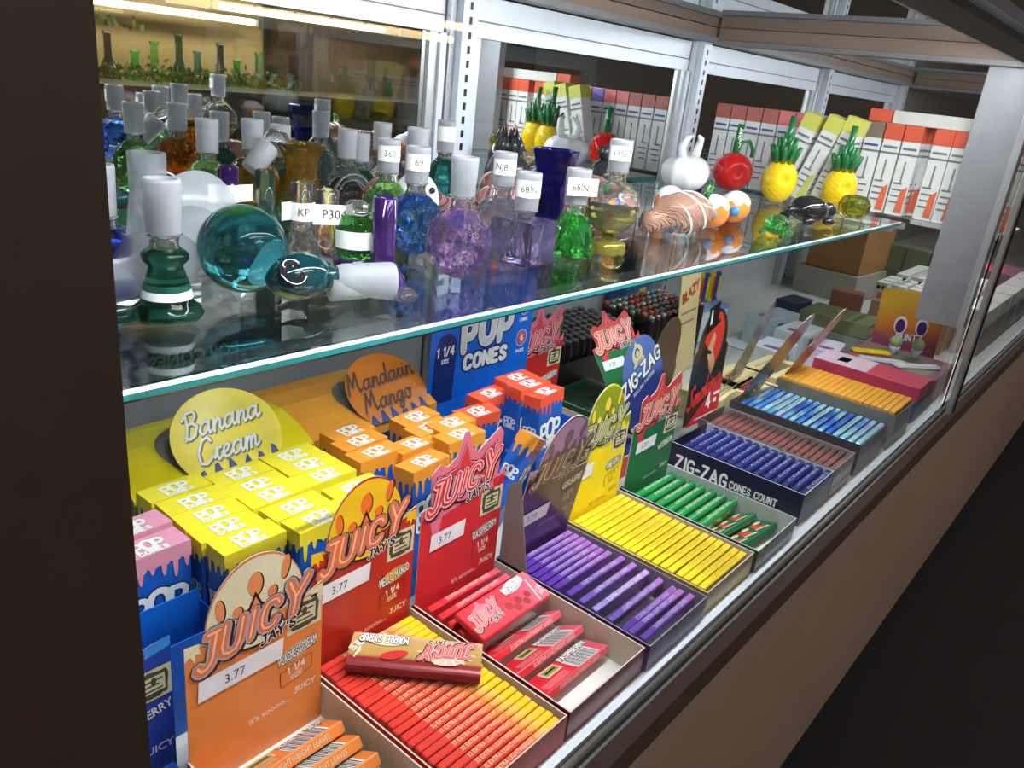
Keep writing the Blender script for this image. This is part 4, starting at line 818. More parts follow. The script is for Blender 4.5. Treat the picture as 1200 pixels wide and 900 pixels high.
pb = pen(.0068, .078, None).build('vape_pen'); tag(pb, 'black round-ended pen in the front block', 'pen', G); first = True
for j in range(7):
    for i in range(17):
        x, y = .714 + i * .0146 + (j % 2) * .007, .546 + j * .0142
        o = pb if first else pb.copy()
        if not first: COL.objects.link(o)
        first = False; o.location = (x, y, .004 + rnd.uniform(0, .0015)); o['label'] = 'black round-ended pen, %s from the left in the %s row from the front' % (ORD[i], ORD[j])
tips = [(mat('tip_silver', srgb(214, 214, 210), .2, .9), 'silver'), (mat('tip_red', srgb(170, 84, 72), .25, .4), 'red'), (mat('tip_teal', srgb(120, 146, 150), .25, .5), 'teal'), (mat('tip_copper', srgb(190, 130, 110), .25, .8), 'copper')]
protos = [(pen(.0062, .086, tm).build('vape_pen'), nm) for tm, nm in tips]; cnt = [0] * 4
for j in range(6):
    for i in range(10):
        k = (i * 7 + j * 5 + (i * j) % 3) % 4; o = protos[k][0] if cnt[k] == 0 else protos[k][0].copy()
        if cnt[k]: COL.objects.link(o)
        cnt[k] += 1; tag(o, 'black pen with %s tip, %s from the left in the %s row of tipped pens' % (protos[k][1], ORD[i], ORD[j]), 'pen', 'metal-tipped black pens')
        o.location = (.978 + i * .0165 + (j % 2) * .008, .530 + j * .0165, .002)

# ------------------------------------------------------------------ middle distance: boxes behind the pens
CB = card('pale_kraft', 214, 194, 142, rough=.5); BYB = card('blue_yellow_box', 52, 92, 170); YLW = card('clean_yellow', 230, 200, 40)
def simple_box(name, label, cat, x, y, z, w, d, h, m1, yaw=0, prints=(), group=None, tilt=0):
    r = thing(name, label, cat, (x, y, z), (tilt, 0, yaw), group); cb_ = MB().bbox(0, w, 0, d, 0, h, m1, .0008, seg=1).build('carton_body', r)
    if prints:
        g = MB()
        for fn in prints: fn(g, w, d, h)
        g.build('printed_lettering', cb_)
    return r
def fr(w_, h_): return upright(0, -.0003, 0)
def p_text(s, u, v, sz, m_, b=.02, rot=0, sx=1): return lambda g, w, d, h: g.text(s, u * w, v * h, sz, m_, upright(0, -.0004, 0), .0001, b, sx, rot)
def p_rect(u0, u1, v0, v1, m_, z=0): return lambda g, w, d, h: g.rect(u0 * w, u1 * w, v0 * h, v1 * h, m_, upright(0, -.0003, 0), z)
def t_text(s, u, v, sz, m_, rot=0): return lambda g, w, d, h: g.text(s, u * w, v * d, sz, m_, Matrix.Translation((0, 0, h + .0003)), .0001, .02, 1, rot)
def t_rect(u0, u1, v0, v1, m_, z=0): return lambda g, w, d, h: g.rect(u0 * w, u1 * w, v0 * d, v1 * d, m_, Matrix.Translation((0, 0, h + .0003)), z)
simple_box('display_box', 'blue and yellow printed box standing behind the tipped pens', 'box', 1.085, .640, .001, .085, .03, .088, BYB, .1, (p_rect(.1, .9, .15, .9, card('pale_blue_panel', 120, 150, 200)), p_rect(.55, .85, .1, .95, YLW, .0001), p_text('VAPE', .4, .5, .03, BYB, .05)))
r = simple_box('display_box', 'light blue and yellow display box of yellow and blue lighters, before the dark wall', 'display box', 1.175, .560, .001, .10, .05, .062, card('pale_blue_panel', 120, 150, 200), -.15, (p_rect(.05, .95, .08, .9, card('off_white_panel', 206, 214, 220)), lambda g, w, d, h: g.ell(w * .62, h * .5, w * .26, h * .36, BYB, upright(0, -.0004, 0), .0001), lambda g, w, d, h: g.ell(w * .62, h * .5, w * .20, h * .28, YLW, upright(0, -.0004, 0), .0002)))
lp = None
for i in range(6):
    m = MB().bbox(-.0055, .0055, -.004, .004, .0, .052, (YLW, BYB)[i % 2], .002, seg=2).box(-.0035, .0035, -.0047, -.0041, .008, .045, (card('lighter_red', 200, 60, 50), YLW)[i % 2])
    o = m.build('lighter'); o.location = (1.186 + i * .0160, .585 - i * .0022, .0635); tag(o, '%s stick lighter standing on the light blue display box, %s from the left' % (('yellow', 'blue')[i % 2], ORD[i]), 'lighter', 'stick lighters')
simple_box('header_card', 'pale tan header card with red lettering behind the brown header', 'display card', 1.020, .500, .001, .076, .002, .150, CB, .12, (p_text('BLAZY', .5, .80, .022, card('red_ink', 176, 50, 40), .04, .25), p_rect(.1, .9, .60, .62, GREYB), p_rect(.1, .8, .50, .52, GREYB)), tilt=-.1)
for i, (px, py, wd, dp, yw, lb) in enumerate(((838, 452, .085, .055, .1, 'pale tan box with red script lying behind the black header'), (868, 440, .10, .060, .05, 'pale tan box lying before the white sheet'), (905, 428, .095, .060, -.02, 'pale tan box with a barcode on its top'), (885, 452, .070, .040, .05, 'pale tan box with red script, nearest the charcoal tray'))):
    p = at(px, py, .04); q = (t_rect(.2, .8, .3, .6, BLACK), t_rect(.24, .76, .28, .62, CB, .0001)) if False else ()
    pr = [t_text('RAW', .4, .62, .020, card('red_ink', 176, 50, 40), .1), t_rect(.1, .9, .10, .13, GREYB), t_rect(.1, .7, .20, .22, GREYB)] if i != 2 else [t_rect(.2 + k * .038, .2 + k * .038 + (.014, .024)[k % 2], .25, .62, BLACK) for k in range(16)] + [t_rect(.2, .8, .75, .78, GREYB)]
    simple_box('paper_box', lb, 'box', p.x - wd / 2, p.y - dp / 2, .001, wd, dp, .038, CB, yw, pr)
simple_box('sheet', 'white sheet lying flat on the case floor beyond the tan boxes', 'sheet', 1.245, .400, .0006, .30, .140, .0022, card('sheet_white', 214, 218, 220), .0)
PALEP = card('pale_packet', 196, 202, 212)
for i, (x, y, w_, d_, z, m_, lb) in enumerate(((1.28, .475, .10, .045, .0032, card('silver_packet', 170, 186, 196), 'silver-blue packet on the white sheet behind the glossy header'), (1.255, .405, .085, .05, .0032, PALEP, 'white box with an olive spot beyond the tan header'), (1.150, .395, .070, .05, .0006, PALEP, 'pale lilac box left of the white spotted one'), (1.245, .345, .070, .045, .0006, card('lilac_white', 206, 200, 218), 'lilac white box with an olive mark beside the pink box'))):
    simple_box('carton', lb, 'box', x, y, z, w_, d_, .050 - i * .003, m_, .10 * i - .15, (p_rect(.3, .5, .3, .8, card('olive_mark', 110, 108, 72)), t_rect(.1, .3, .2, .7, card('violet_print', 120, 84, 130))))
simple_box('carton', 'long pink box with a whitish far end beyond the golden tray', 'box', 1.165, .204, .026, .066, .150, .022, card('raspberry_pink', 196, 62, 92), 0, (t_rect(.0, 1, .50, 1, card('pinkish_white', 214, 190, 206)), t_rect(.3, .7, .72, .82, card('olive_mark', 110, 108, 72))))
simple_box('carton', 'dark blue box under the long pink box', 'box', 1.150, .202, .0006, .085, .155, .024, card('dusk_blue', 48, 58, 96), 0, (t_rect(.02, .15, .1, .9, card('raspberry_pink', 196, 62, 92)),))
simple_box('carton', 'dull green and white box with faded print at the bottom of its pair', 'box', 1.40, .345, .0035, .10, .13, .028, card('sage_box', 120, 132, 120), -.05, (p_rect(.05, .95, .2, .7, card('off_white_panel', 206, 214, 220)), p_text('ELEMENTS', .45, .45, .012, card('red_ink', 176, 50, 40))))
simple_box('carton', 'dull olive box lying on the sage one', 'box', 1.405, .350, .0322, .09, .12, .024, card('olive_box', 112, 120, 84), .02, (p_rect(.05, .95, .3, .8, card('pale_stripe', 170, 170, 150)),))
simple_box('carton', 'navy box standing left of the stacked sage boxes', 'box', 1.42, .487, .0035, .07, .040, .055, card('dusk_navy', 44, 50, 84), -.1, (p_text('CLIP', .5, .6, .018, card('red_ink', 176, 50, 40)),))
simple_box('carton', 'slanted red-brown box with a blue corner behind the sunset pouch', 'box', 1.510, .400, .0035, .035, .055, .080, card('brick_box', 150, 92, 74), .2, (p_rect(.0, .25, .3, 1, card('dusk_blue2', 70, 84, 140)), p_rect(.3, .5, .1, .9, card('pale_stripe', 170, 170, 150))))
simple_box('carton', 'plain brown cardboard box on the white carton at the rear', 'box', 1.80, .500, .062, .17, .12, .100, card('brown_cardboard', 150, 104, 56, rough=.8), -.06)
simple_box('carton', 'white carton under the brown cardboard box', 'box', 1.79, .495, .0006, .19, .14, .060, card('dull_white_carton', 150, 146, 134, rough=.7), -.06, (p_rect(.0, 1, .0, .07, card('brick_box', 150, 92, 74)),))
# sunset pouch
r = thing('snack_bag', 'sunset-coloured printed pouch with white lettering before the small white-capped cartons', 'bag', (1.455, .300, .004), (-.10, 0, -.95))
SUN = ramp_mat('sunset_print', [(0, srgb(60, 96, 70)), (.22, srgb(120, 60, 96)), (.45, srgb(150, 70, 92)), (.62, srgb(206, 120, 50)), (1, srgb(224, 176, 60))], 2, 0, .12, wob=.35, scale=18, rough=.2)
m = MB(); NXX, NZZ = 10, 12; vs = []; fs = []
for s_ in (-1, 1):
    b0 = len(vs)
    for j in range(NZZ + 1):
        for i in range(NXX + 1):
            u, v = i / NXX, j / NZZ; vs.append(((u - .5) * .110, s_ * .014 * math.sin(PI * u) ** .5 * (1 - v) ** .6 * (1 if u not in (0, 1) else 0), v * .118))
    for j in range(NZZ):
        for i in range(NXX): k = b0 + j * (NXX + 1) + i; fs.append((k, k + 1, k + NXX + 2, k + NXX + 1) if s_ < 0 else (k + NXX + 1, k + NXX + 2, k + 1, k))
m.add(vs, fs, SUN, smooth=True); m.build('pouch', r)
m = MB(); M = upright(0, -.0152, 0, .06)
for q in (-.018, .018): m.ell(q, .060, .011, .015, WHITE, M, 0); m.ell(q, .058, .008, .012, PURC, M, .0002)
m.stext('RUNTZ', 0, .040, .011, .2, WHITE, M, .0004, 1.0); m.build('printed_lettering', r)
simple_box('carton', 'faded maroon low box carrying the small trinkets and strips', 'box', 1.248, .204, .0006, .125, .135, .040, card('faded_maroon', 140, 84, 96), 0, (t_rect(.1, .5, .1, .5, card('dim_cream_print', 150, 140, 120)), t_rect(.55, .9, .3, .9, card('moss_print', 96, 110, 84))))
for i, (x, y, z, lb) in enumerate(((1.335, .288, .0412, 'pale green round trinket with a white collar, left of the pair'), (1.348, .258, .0412, 'pale green round trinket with a white collar, right of the pair'))):
    r = thing('trinket', lb, 'trinket', (x, y, z)); MB().ball((0, 0, .020), .0095, card('bead_green', 150, 170, 120)).build('bead', r); MB().lathe([(0, 0), (.007, 0), (.0055, .006), (.009, .012), (0, .013)], PALEP).build('collar', r)
for i, (x, y, L_, yw, c_, lb) in enumerate(((1.300, .312, .060, -.9, YLW, 'yellow flat strip lying on the faded maroon box'), (1.268, .285, .070, -1.0, PALEP, 'white flat strip lying beside the yellow one'), (1.290, .240, .075, -.7, card('bright_wrap', 226, 226, 232), 'white wavy strip lying nearest the corner'))):
    r = thing('packet', lb, 'packet', (x, y, .0412), (0, 0, yw)); MB().bbox(-L_ / 2, L_ / 2, -.008, .008, 0, .005, c_, .002).build('wrapper', r)

# small white-capped cartons in a tight block
G = 'small white-capped cartons'
cp = thing('small_carton', 'p', 'carton'); MB().bbox(-.0135, .0135, -.0105, .0105, 0, .068, card('peach_box', 190, 150, 120), .0005, seg=1).build('carton_body', cp)
MB().box(-.0137, .0137, -.0107, .0107, .0685, .104, card('cap_white', 224, 222, 218)).box(-.0139, -.0138, -.004, .004, .074, .086, card('cap_pink', 226, 96, 110)).box(-.0139, -.0138, -.0075, -.0015, .0920, .0985, BLACK).box(-.0139, -.0138, .0015, .0075, .0920, .0985, BLACK).build('cap', cp)
ser = Series(cp)
for i in range(8):
    for j in range(5):
        if i >= 3 and False: continue
        y0 = .2720 + j * .0290
        ser.put((1.575 + i * .034 + (.03 if i > 2 else 0), y0, .0008), (0, 0, 0), 'small white-capped carton in the %s row from the front, %s from the glass' % (ORD[i], ORD[j]), G)
for i in range(5):
    simple_box('carton', 'tall grey-green carton standing behind the small capped ones, %s from the glass' % ORD[i], 'carton', 1.96 + (i % 2) * .004, .300 + i * .052, .0006, .05, .050, .120, card('moss_carton', 96, 106, 80), 0, (), 'tall grey-green cartons')
simple_box('carton', 'flat pink and lilac box at the far end of the case floor', 'box', 2.15, .26, .05, .16, .24, .03, card('lilac_flat', 150, 96, 130), 0, (t_rect(.1, .6, .1, .5, card('cap_pink', 226, 96, 110)),))
simple_box('carton', 'dark brown box under the flat pink and lilac box', 'box', 2.14, .25, .0006, .18, .26, .048, card('dark_brown_box', 74, 58, 48), 0)

# ------------------------------------------------------------------ tall slim cartons standing on the far shelf
SW = card('carton_white', 226, 228, 226); INKG = card('carton_ink', 120, 124, 130); INKB = card('carton_blue', 70, 84, 160)
def slim_proto(top, stripe):
    r = thing('slim_carton', 'p', 'carton'); W, D, H = .0300, .0250, .128
    MB().bbox(-W / 2, W / 2, -D / 2, D / 2, 0, H, SW, .0005, seg=1).build('carton_body', r)
    MB().box(-W / 2 - .0003, W / 2 + .0003, -D / 2 - .0003, D / 2 + .0003, H - .022, H + .0003, top).build('top_band', r)
    m = MB()
    for M, wd in ((upright(-W / 2 - .0004, D / 2, 0, yaw=-PI / 2), D), (upright(-W / 2, -D / 2 - .0004, 0), W)):
        m.rect(0, wd, .086, .089, INKG, M); m.rect(wd * .1, wd * .9, .094, .0975, INKB if stripe is None else INKG, M)
        for k in range(4): m.rect(wd * .1, wd * (.6 + .1 * (k % 3)), .018 + k * .009, .0205 + k * .009, INKG, M)
        m.rect(wd * .42, wd * .52, .045, .078, INKG, M)
        if stripe: m.poly([(wd * .5, .004), (wd * .95, .004), (wd * .95, .044), (wd * .62, .036)], stripe, M, z=.0002)
    m.build('printed_lettering', r); return r
BR_TOP = card('brick_top', 176, 100, 92); PKT = card('pink_top', 222, 120, 124); ORT = card('vermilion_top', 216, 92, 66); TNT = card('taupe_top', 128, 116, 104); YLT = card('citron_top', 206, 206, 96); LIL = card('lilac_top', 130, 120, 196)
P_ = [Series(slim_proto(a, b)) for a, b in ((BR_TOP, None), (PKT, None), (LIL, None), (TNT, None), (ORT, card('orange_splash', 226, 110, 78)), (YLT, card('citron_print', 206, 206, 110)))]
NM = ['brick red', 'pink', 'lilac', 'taupe', 'vermilion', 'citron']
G = 'slim cartons on the far shelf'
# row facing along the showcase, from the mirror to the glass
cols = [0, 0, 0, 0, 1, 1, 2, 4, 3, 3, 4, 4]
for i, k in enumerate(cols):
    y = .644 - i * .0277
    o = P_[k].put((1.325, y, SH + .0006), (0, 0, 0), 'slim white carton with %s top, %s from the mirror in its row' % (NM[k], ORD[i]), G)
for j in range(6):
    for k2, y in ((4, .328),):
        P_[4].put((1.358 + j * .0330, y + .0003, SH + .0006), (0, 0, 0), 'vermilion-topped carton with orange print along the shelf edge, %s from the corner' % ORD[j], G)
    P_[1].put((1.358 + j * .0330, .362, SH + .0006), (0, 0, 0), 'pink-topped carton in the second line from the shelf edge, %s from the corner' % ORD[j], G)
for i, (px, py, lean) in enumerate(((962, 235, -.34), (985, 235, -.36), (1012, 238, -.30))):
    p = at(px, py, SH); P_[5].put((1.262 + .002 * i, .502 - i * .033, SH + .006), (-lean * .8, 0, 0), 'white carton with citron top leaning before the far row, %s from the left' % ORD[i], G)
simple_box('carton', 'long white box with orange end lying on the slim cartons', 'box', 1.312, .240, SH + .1295, .032, .135, .018, card('long_white_box', 214, 212, 206), 0, (), tilt=0)
simple_box('carton', 'orange end box lying on top of the slim cartons', 'box', 1.312, .377, SH + .1295, .032, .032, .018, card('vermilion_top', 216, 92, 66))
for i in range(5):
    P_[4].put((1.325, .308 - i * .0277, SH + .0006) if False else (1.325, .298 - i * .0262, SH + .0006), (0, 0, 0), 'vermilion-topped carton at the glass end of the row, %s from the shelf edge' % ORD[i], G)
# shelf lip carrying those last ones
S(MB().box(1.30, 1.46, .189, .3085, SH - .006, SH, card('shelf_lip', 176, 182, 184)).build('trim_20'))
# boxes seen in the next bay beyond the glass seam
for i in range(5):
    simple_box('carton', 'white block of cartons in the next bay beyond the seam, %s from it' % ORD[i], 'box', 1.62 + i * .12, .215, .0006, .11, .04, .085, card('cap_white', 224, 222, 218), 0, (p_rect(.0, 1, .0, .62, card('dim_taupe', 116, 104, 98)),), 'cartons in the next bay')
for i in range(3):
    simple_box('carton', 'light blue and white box in the next bay, %s from the seam' % ORD[i], 'box', 2.35 + i * .3, .205, .0006, .26, .05, .19, card('ice_blue_box', 150, 186, 220), 0, (p_rect(.05, .95, .05, .9, card('off_white_panel', 206, 214, 220)), p_rect(.05, .95, .6, .7, card('cap_pink', 226, 96, 110), .0002)), 'blue white boxes in the next bay')
# a few cartons on the upper deck, far right
for i in range(9):
    k = (1, 4, 2, 5)[i % 4]
    P_[k].put((1.45 + (i % 5) * .07, .52 - (i // 5) * .1, .494), (0, 0, .3 * (i % 3)), 'white carton with %s top on the upper deck, %s from the left post' % (NM[k], ORD[i]), 'cartons on the upper deck')
simple_box('carton', 'box with pink stripes lying on the upper deck near the corner', 'box', 1.30, .30, .494, .12, .10, .03, PKT, .3)
S(MB().box(-.4, 4, .206, YB - .036, .4925, .4935, thin_glass('deck_glass', (.86, .90, .90), 1.3)).build('window_4'))

# ------------------------------------------------------------------ glass pieces on the shelf
FROSTF = mat('frosted_thin', (.40, .43, .48), .5, trans=.6, alpha=.45, var=.05, ior=1.3)
FROST = mat('frosted_glass', (.50, .52, .56), .5, trans=.45, alpha=.80, var=.05, scale=200, ior=1.3)
LBL = card('label_paper', 238, 238, 236); INK = card('label_ink', 40, 40, 44)
CLR = glass('clear_glass', (.93, .95, .96), clear=.30, bump=.15, scale=60)
CLRB = glass('clear_crackle', (.90, .92, .94), clear=.12, bump=1.0, scale=220)
BLK = mat('black_glass', (.012, .012, .016), .04, coat=1, var=0)
GRN = glass('green_glass', (.18, .80, .25), clear=.30, bump=.8, scale=90, col2=(.5, .95, .5)); DGRN = glass('deep_green_glass', (.10, .72, .14), clear=.35, bump=.3, scale=60)
AMB = glass('amber_glass', (.96, .56, .10), clear=.30, bump=.5, scale=70, col2=(1, .75, .2)); TEAL = glass('teal_glass', (.05, .38, .44), clear=.25, bump=.2, scale=40, col2=(.08, .42, .46))
BLUG = glass('cobalt_glass', (.04, .12, .80), clear=.30, bump=.5, scale=90, col2=(.1, .3, .95)); PURG = glass('violet_glass', (.50, .32, .93), clear=.10, bump=1.0, scale=110, col2=(.85, .62, .98)); DPUR = mat('dark_violet_glass', srgb(60, 34, 92), .06, .35, coat=1, var=.35, scale=30)
REDG = glass('ruby_glass', (.75, .06, .05), clear=.15, bump=.1); OLV = glass('olive_glass', (.60, .62, .10), clear=.30, bump=.3)
DTEAL = glass('dark_bottle_green', (.02, .16, .10), clear=.15, bump=.1, scale=40); DBLU = glass('navy_glass', (.02, .03, .35), clear=.12, bump=.2)
IRI = glass('iridescent_clear', (.86, .88, .96), clear=.30, bump=.25, scale=70, col2=(.95, .85, .75))
SWR = stripe_glass('red_white_swirl', (.75, .16, .10), (.85, .80, .76), (.25, .08, .06), 240); SWO = stripe_glass('orange_white_swirl', (.66, .26, .12), (.80, .74, .70), (.22, .12, .10), 170)
WHG = mat('milk_glass', (.82, .82, .84), .12, coat=.6, var=.03); YEL = mat('yellow_glass', srgb(240, 200, 24), .12, coat=1, bump=.5, scale=220); LEAF = mat('leaf_green_glass', srgb(24, 110, 58), .15, coat=.8, bump=.3, scale=120)
ORNG = mat('orange_glass', srgb(232, 132, 56), .15, coat=.8); CHER = mat('cherry_red_glass', srgb(206, 30, 34), .1, coat=1)
GZ = SH + .0005
def put(px, py, z=SH): p = at(px, py, z); return (p.x, p.y, GZ)
def jointp(parent, M, h=.026, r=.0094, label=None, ltxt=None, yaw=None, clear_neck=.008, lz=.35):
    """ground-glass male joint, hollow, with a clear neck ring below"""
    m = MB(); m.lathe([(r * .86, 0), (r * .93, .0006), (r, h - .002), (r * .97, h), (r * .74, h), (r * .72, .002), (r * .86, 0)], FROST, M); fj = m.build('frosted_joint', parent)
    if clear_neck:
        n = MB(); n.lathe([(r * 1.02, -.0004), (r * .80, -.002), (r * .74, -clear_neck * .6), (r * .90, -clear_neck), (r * .5, -clear_neck), (r * .5, -.0004), (r * 1.02, -.0004)], CLR, M); n.build('neck', parent)
    if ltxt is not None:
        s = MB(); n = 12; a0 = math.atan2(-parent.location.y, -parent.location.x) + .12 - parent.rotation_euler.z; rr = r * 1.03
        hh = h * .46; z0 = h * lz; sp = 1.15
        P = [(rr * math.cos(a0 + sp * (i / n - .5) * 2), rr * math.sin(a0 + sp * (i / n - .5) * 2)) for i in range(n + 1)]
        s.add([(x, y, z0) for x, y in P] + [(x, y, z0 + hh) for x, y in P], [(i, i + 1, n + 2 + i, n + 1 + i) for i in range(n)], LBL, M)
        vs, fs = text_geo(ltxt[0], .0); k = .0068; flip = ltxt[1]
        V = []
        for v in vs:
            u = v[0] * k * .95; w_ = v[1] * k
            if flip: u, w_ = -u, -w_
            a = a0 + u / rr; V.append(((rr + .0002) * math.cos(a), (rr + .0002) * math.sin(a), z0 + hh / 2 + w_))
        s.add(V, fs, INK, M); s.build('label_sticker', fj)
def gthing(label, px, py, yaw=0, cat='glass pipe', name='glass_bowl', group=None, z=SH):
    return thing(name, label, cat, put(px, py), (0, 0, yaw), group)
T_ = Matrix.Translation
def RX(a): return Matrix.Rotation(a, 4, 'X')
def RYm(a): return Matrix.Rotation(a, 4, 'Y')
def RZ(a): return Matrix.Rotation(a, 4, 'Z')

# 1 blue ringed piece at the post
r = gthing('cobalt blue ringed piece with opal band, half hidden by the dark post', 124, 343)
MB().lathe([(0, 0), (.019, 0), (.020, .002), (.018, .005), (.013, .008), (.014, .022), (.0165, .030), (.010, .034), (.012, .036), (0, .037)], glass('deep_blue', (.03, .05, .5), clear=.2), T_((0, 0, 0))).build('body', r)
OPAL = ramp_mat('opal', [(.1, (.1, .15, .7)), (.25, (.6, .8, .9)), (.4, (.95, .9, .85)), (.52, (.9, .35, .1)), (.64, (.9, .85, .8)), (.8, (.35, .1, .6)), (.95, (.8, .8, .9))], 2, 0, .03, wob=3, scale=420, rough=.1)
MB().lathe([(.0145, .010), (.0152, .012), (.0152, .020), (.0145, .022)], OPAL).build('opal_band', r); jointp(r, T_((0, 0, .043)), .027, .0088, clear_neck=.007)
# 2 frosted figure piece
r = gthing('large frosted white piece with two stubby joints behind the green ringed one', 186, 346)
m = MB(); m.ball((0, 0, .019), .019, FROSTF, sc3=(1.3, 1, 1)); m.ball((.032, .020, .024), .021, FROSTF); m.tube([(-.012, 0, .012), (-.034, -.008, .009)], [.010, .009], FROSTF); m.tube([(.0, .004, .02), (.004, .01, .060)], [.015, .011], FROSTF); m.build('body', r)
MB().lathe([(.0085, 0), (.0098, .002), (.0098, .027), (.007, .027), (.007, .002)], FROSTF, T_((.002, .010, .050))).build('frosted_joint', r)
d = MB(); d.lathe([(.0, .0), (.028, 0), (.0285, .0012), (.028, .0025), (0, .0025)], mat('milky_disc', (.40, .43, .47), .2, alpha=.5), T_((.060, .062, .030)) @ RX(PI / 2 - .15)); d.build('disc', r)
# 3 green ringed
r = gthing('dark green conical piece with opal band and tall frosted joint, in front at the left', 196, 372)
MB().lathe([(0, .0), (.016, 0), (.018, .003), (.0165, .006), (.013, .009), (.0115, .018), (.0085, .028), (.0115, .031), (.0115, .034), (.008, .037), (0, .0375)], DTEAL).build('body', r)
MB().lathe([(.0128, .0115), (.0126, .0125), (.0117, .0165), (.0110, .0190)], OPAL).build('opal_band', r)
MB().tube([(-.012, 0, .004), (-.030, -.004, .004), (-.046, -.006, .0035)], [.0045, .0035, .004], DTEAL).build('handle', r)
jointp(r, T_((0, 0, .0445)), .027, .0092, clear_neck=.009)
# 4 black lens disc
r = thing('glass_disc', 'round black glass disc with white rim standing behind the frosted piece', 'glass disc', (.305, .600, GZ)); MB().lathe([(0, 0), (.0185, 0), (.0205, .002), (.0185, .004), (0, .004)], BLK, T_((0, 0, .0205)) @ RX(PI / 2 - .1)).lathe([(.0195, .0005), (.0212, .002), (.0195, .0035)], WHG, T_((0, 0, .0205)) @ RX(PI / 2 - .1)).build('disc', r)
# 5 teal curled pipe
r = gthing('teal glass bubble pipe with a big frosted joint lying in the front left', 318, 352, name='glass_pipe')
MB().ball((-.006, .020, .0265), .0255, TEAL, sub=4).build('bubble', r)
def bowlfn(d): return 1 + .10 * d.x - .12 * max(0, d.z)
m = MB(); m.ball((.012, -.006, .0150), .0150, mat('smoked_teal', srgb(14, 60, 66), .04, coat=1, trans=.35, var=.4, scale=40), sub=4, sc3=(1.45, 1.0, 1.0), fn=bowlfn); m.lathe([(.0085, 0), (.0045, .0005), (.0030, -.006)], BLK, T_((.002, -.0175, .021)) @ RX(.9)); m.tube([(.026, -.010, .013), (.036, -.015, .0125)], [.009, .0065], MATS['smoked_teal']); m.build('bowl', r)
Mj = T_((.038, -.016, .0120)) @ RZ(-.42) @ RYm(PI / 2 + .06)
MB().lathe([(.0078, -.004), (.0092, 0), (.0118, .030), (.0113, .0315), (.0085, .0315), (.007, .002)], FROST, Mj).build('frosted_joint', r)
# 6,7,10 small tubes
def tube_piece(label, px, py, h, col, lab=None, flare=1.5, rad=.0075, group=None, labz=.5, rotl=-2.1):
    r = gthing(label, px, py, name='glass_tube', group=group)
    MB().lathe([(0, 0), (rad * flare * 1.1, 0), (rad * flare * 1.15, .002), (rad * flare, h * .16), (rad * 1.0, h * .36), (rad * 1.12, h * .40), (rad * .98, h * .44), (rad, h - .001), (rad * .8, h), (rad * .62, h - .002), (rad * .62, h * .4), (0, h * .3)], col).build('body', r)
    if lab:
        s = MB(); n = 14; rr = rad * 1.08; sp = 1.25
        P = [(rr * math.cos(rotl + sp * (i / n - .5) * 2), rr * math.sin(rotl + sp * (i / n - .5) * 2)) for i in range(n + 1)]
        P = [(P[0][0] * 1.0 - .008, P[0][1] - .001)] + P + [(P[-1][0] + .012, P[-1][1] + .001)]; n += 2
        z0, hh = h * labz, .0125
        s.add([(x, y, z0) for x, y in P] + [(x, y, z0 + hh) for x, y in P], [(i, i + 1, n + 2 + i, n + 1 + i) for i in range(n)], LBL)
        s.text(lab, 0, 0, .0075, INK, upright(rr * math.cos(rotl), rr * math.sin(rotl) - .0009, z0 + hh / 2, 0, rotl + PI / 2), .0, .0, .95); s.build('label_sticker', r)
    return r
tube_piece('dark violet narrow tube standing behind the teal bubble', 268, 276, .052, DPUR, '  ')
tube_piece('smoky green clear tube behind the teal bubble', 310, 276, .050, glass('smoke_green', (.35, .50, .48), clear=.3))
tube_piece('clear tube with a white wrap label lettered KP', 352, 300, .052, IRI, 'KP', flare=1.6)
tube_piece('iridescent clear bubble tube beside the teal pipe', 380, 328, .058, IRI, None, flare=1.9, rad=.0072)
tube_piece('dark violet flared cone tube in the front row', 445, 343, .060, DPUR, None, flare=1.9, rad=.0076)
# 8 amber vase
r = gthing('amber fluted vase piece with a bent clear neck and frosted joint to the left', 352, 252)
MB().lathe([(0, 0), (.020, 0), (.024, .008), (.021, .022), (.0135, .036), (.0145, .048), (.021, .060), (.0215, .062), (.018, .062), (.012, .048), (.011, .036), (.017, .022), (0, .004)], AMB).build('body', r)
MB().tube([(-.012, 0, .055), (-.020, .0, .066), (-.030, -.002, .068), (-.038, -.004, .058)], [.004, .0055, .0065, .0075], CLR).build('neck', r)
MB().lathe([(.0085, 0), (.0098, .002), (.0085, .026), (.0065, .026), (.007, .002)], FROST, T_((-.036, -.004, .060)) @ RZ(.1) @ RYm(PI + .75)).build('frosted_joint', r)
# 9 red amber
r = gthing('red amber lumpy piece with a frosted joint behind the violet tube', 296, 248)
MB().ball((0, 0, .024), .024, glass('red_amber', (.92, .34, .06), clear=.3, bump=.9, scale=90, col2=(.9, .5, .06)), fn=lambda d: 1 + .1 * noise.noise(d * 3)).build('body', r); jointp(r, T_((0, 0, .054)), .024, .0092)
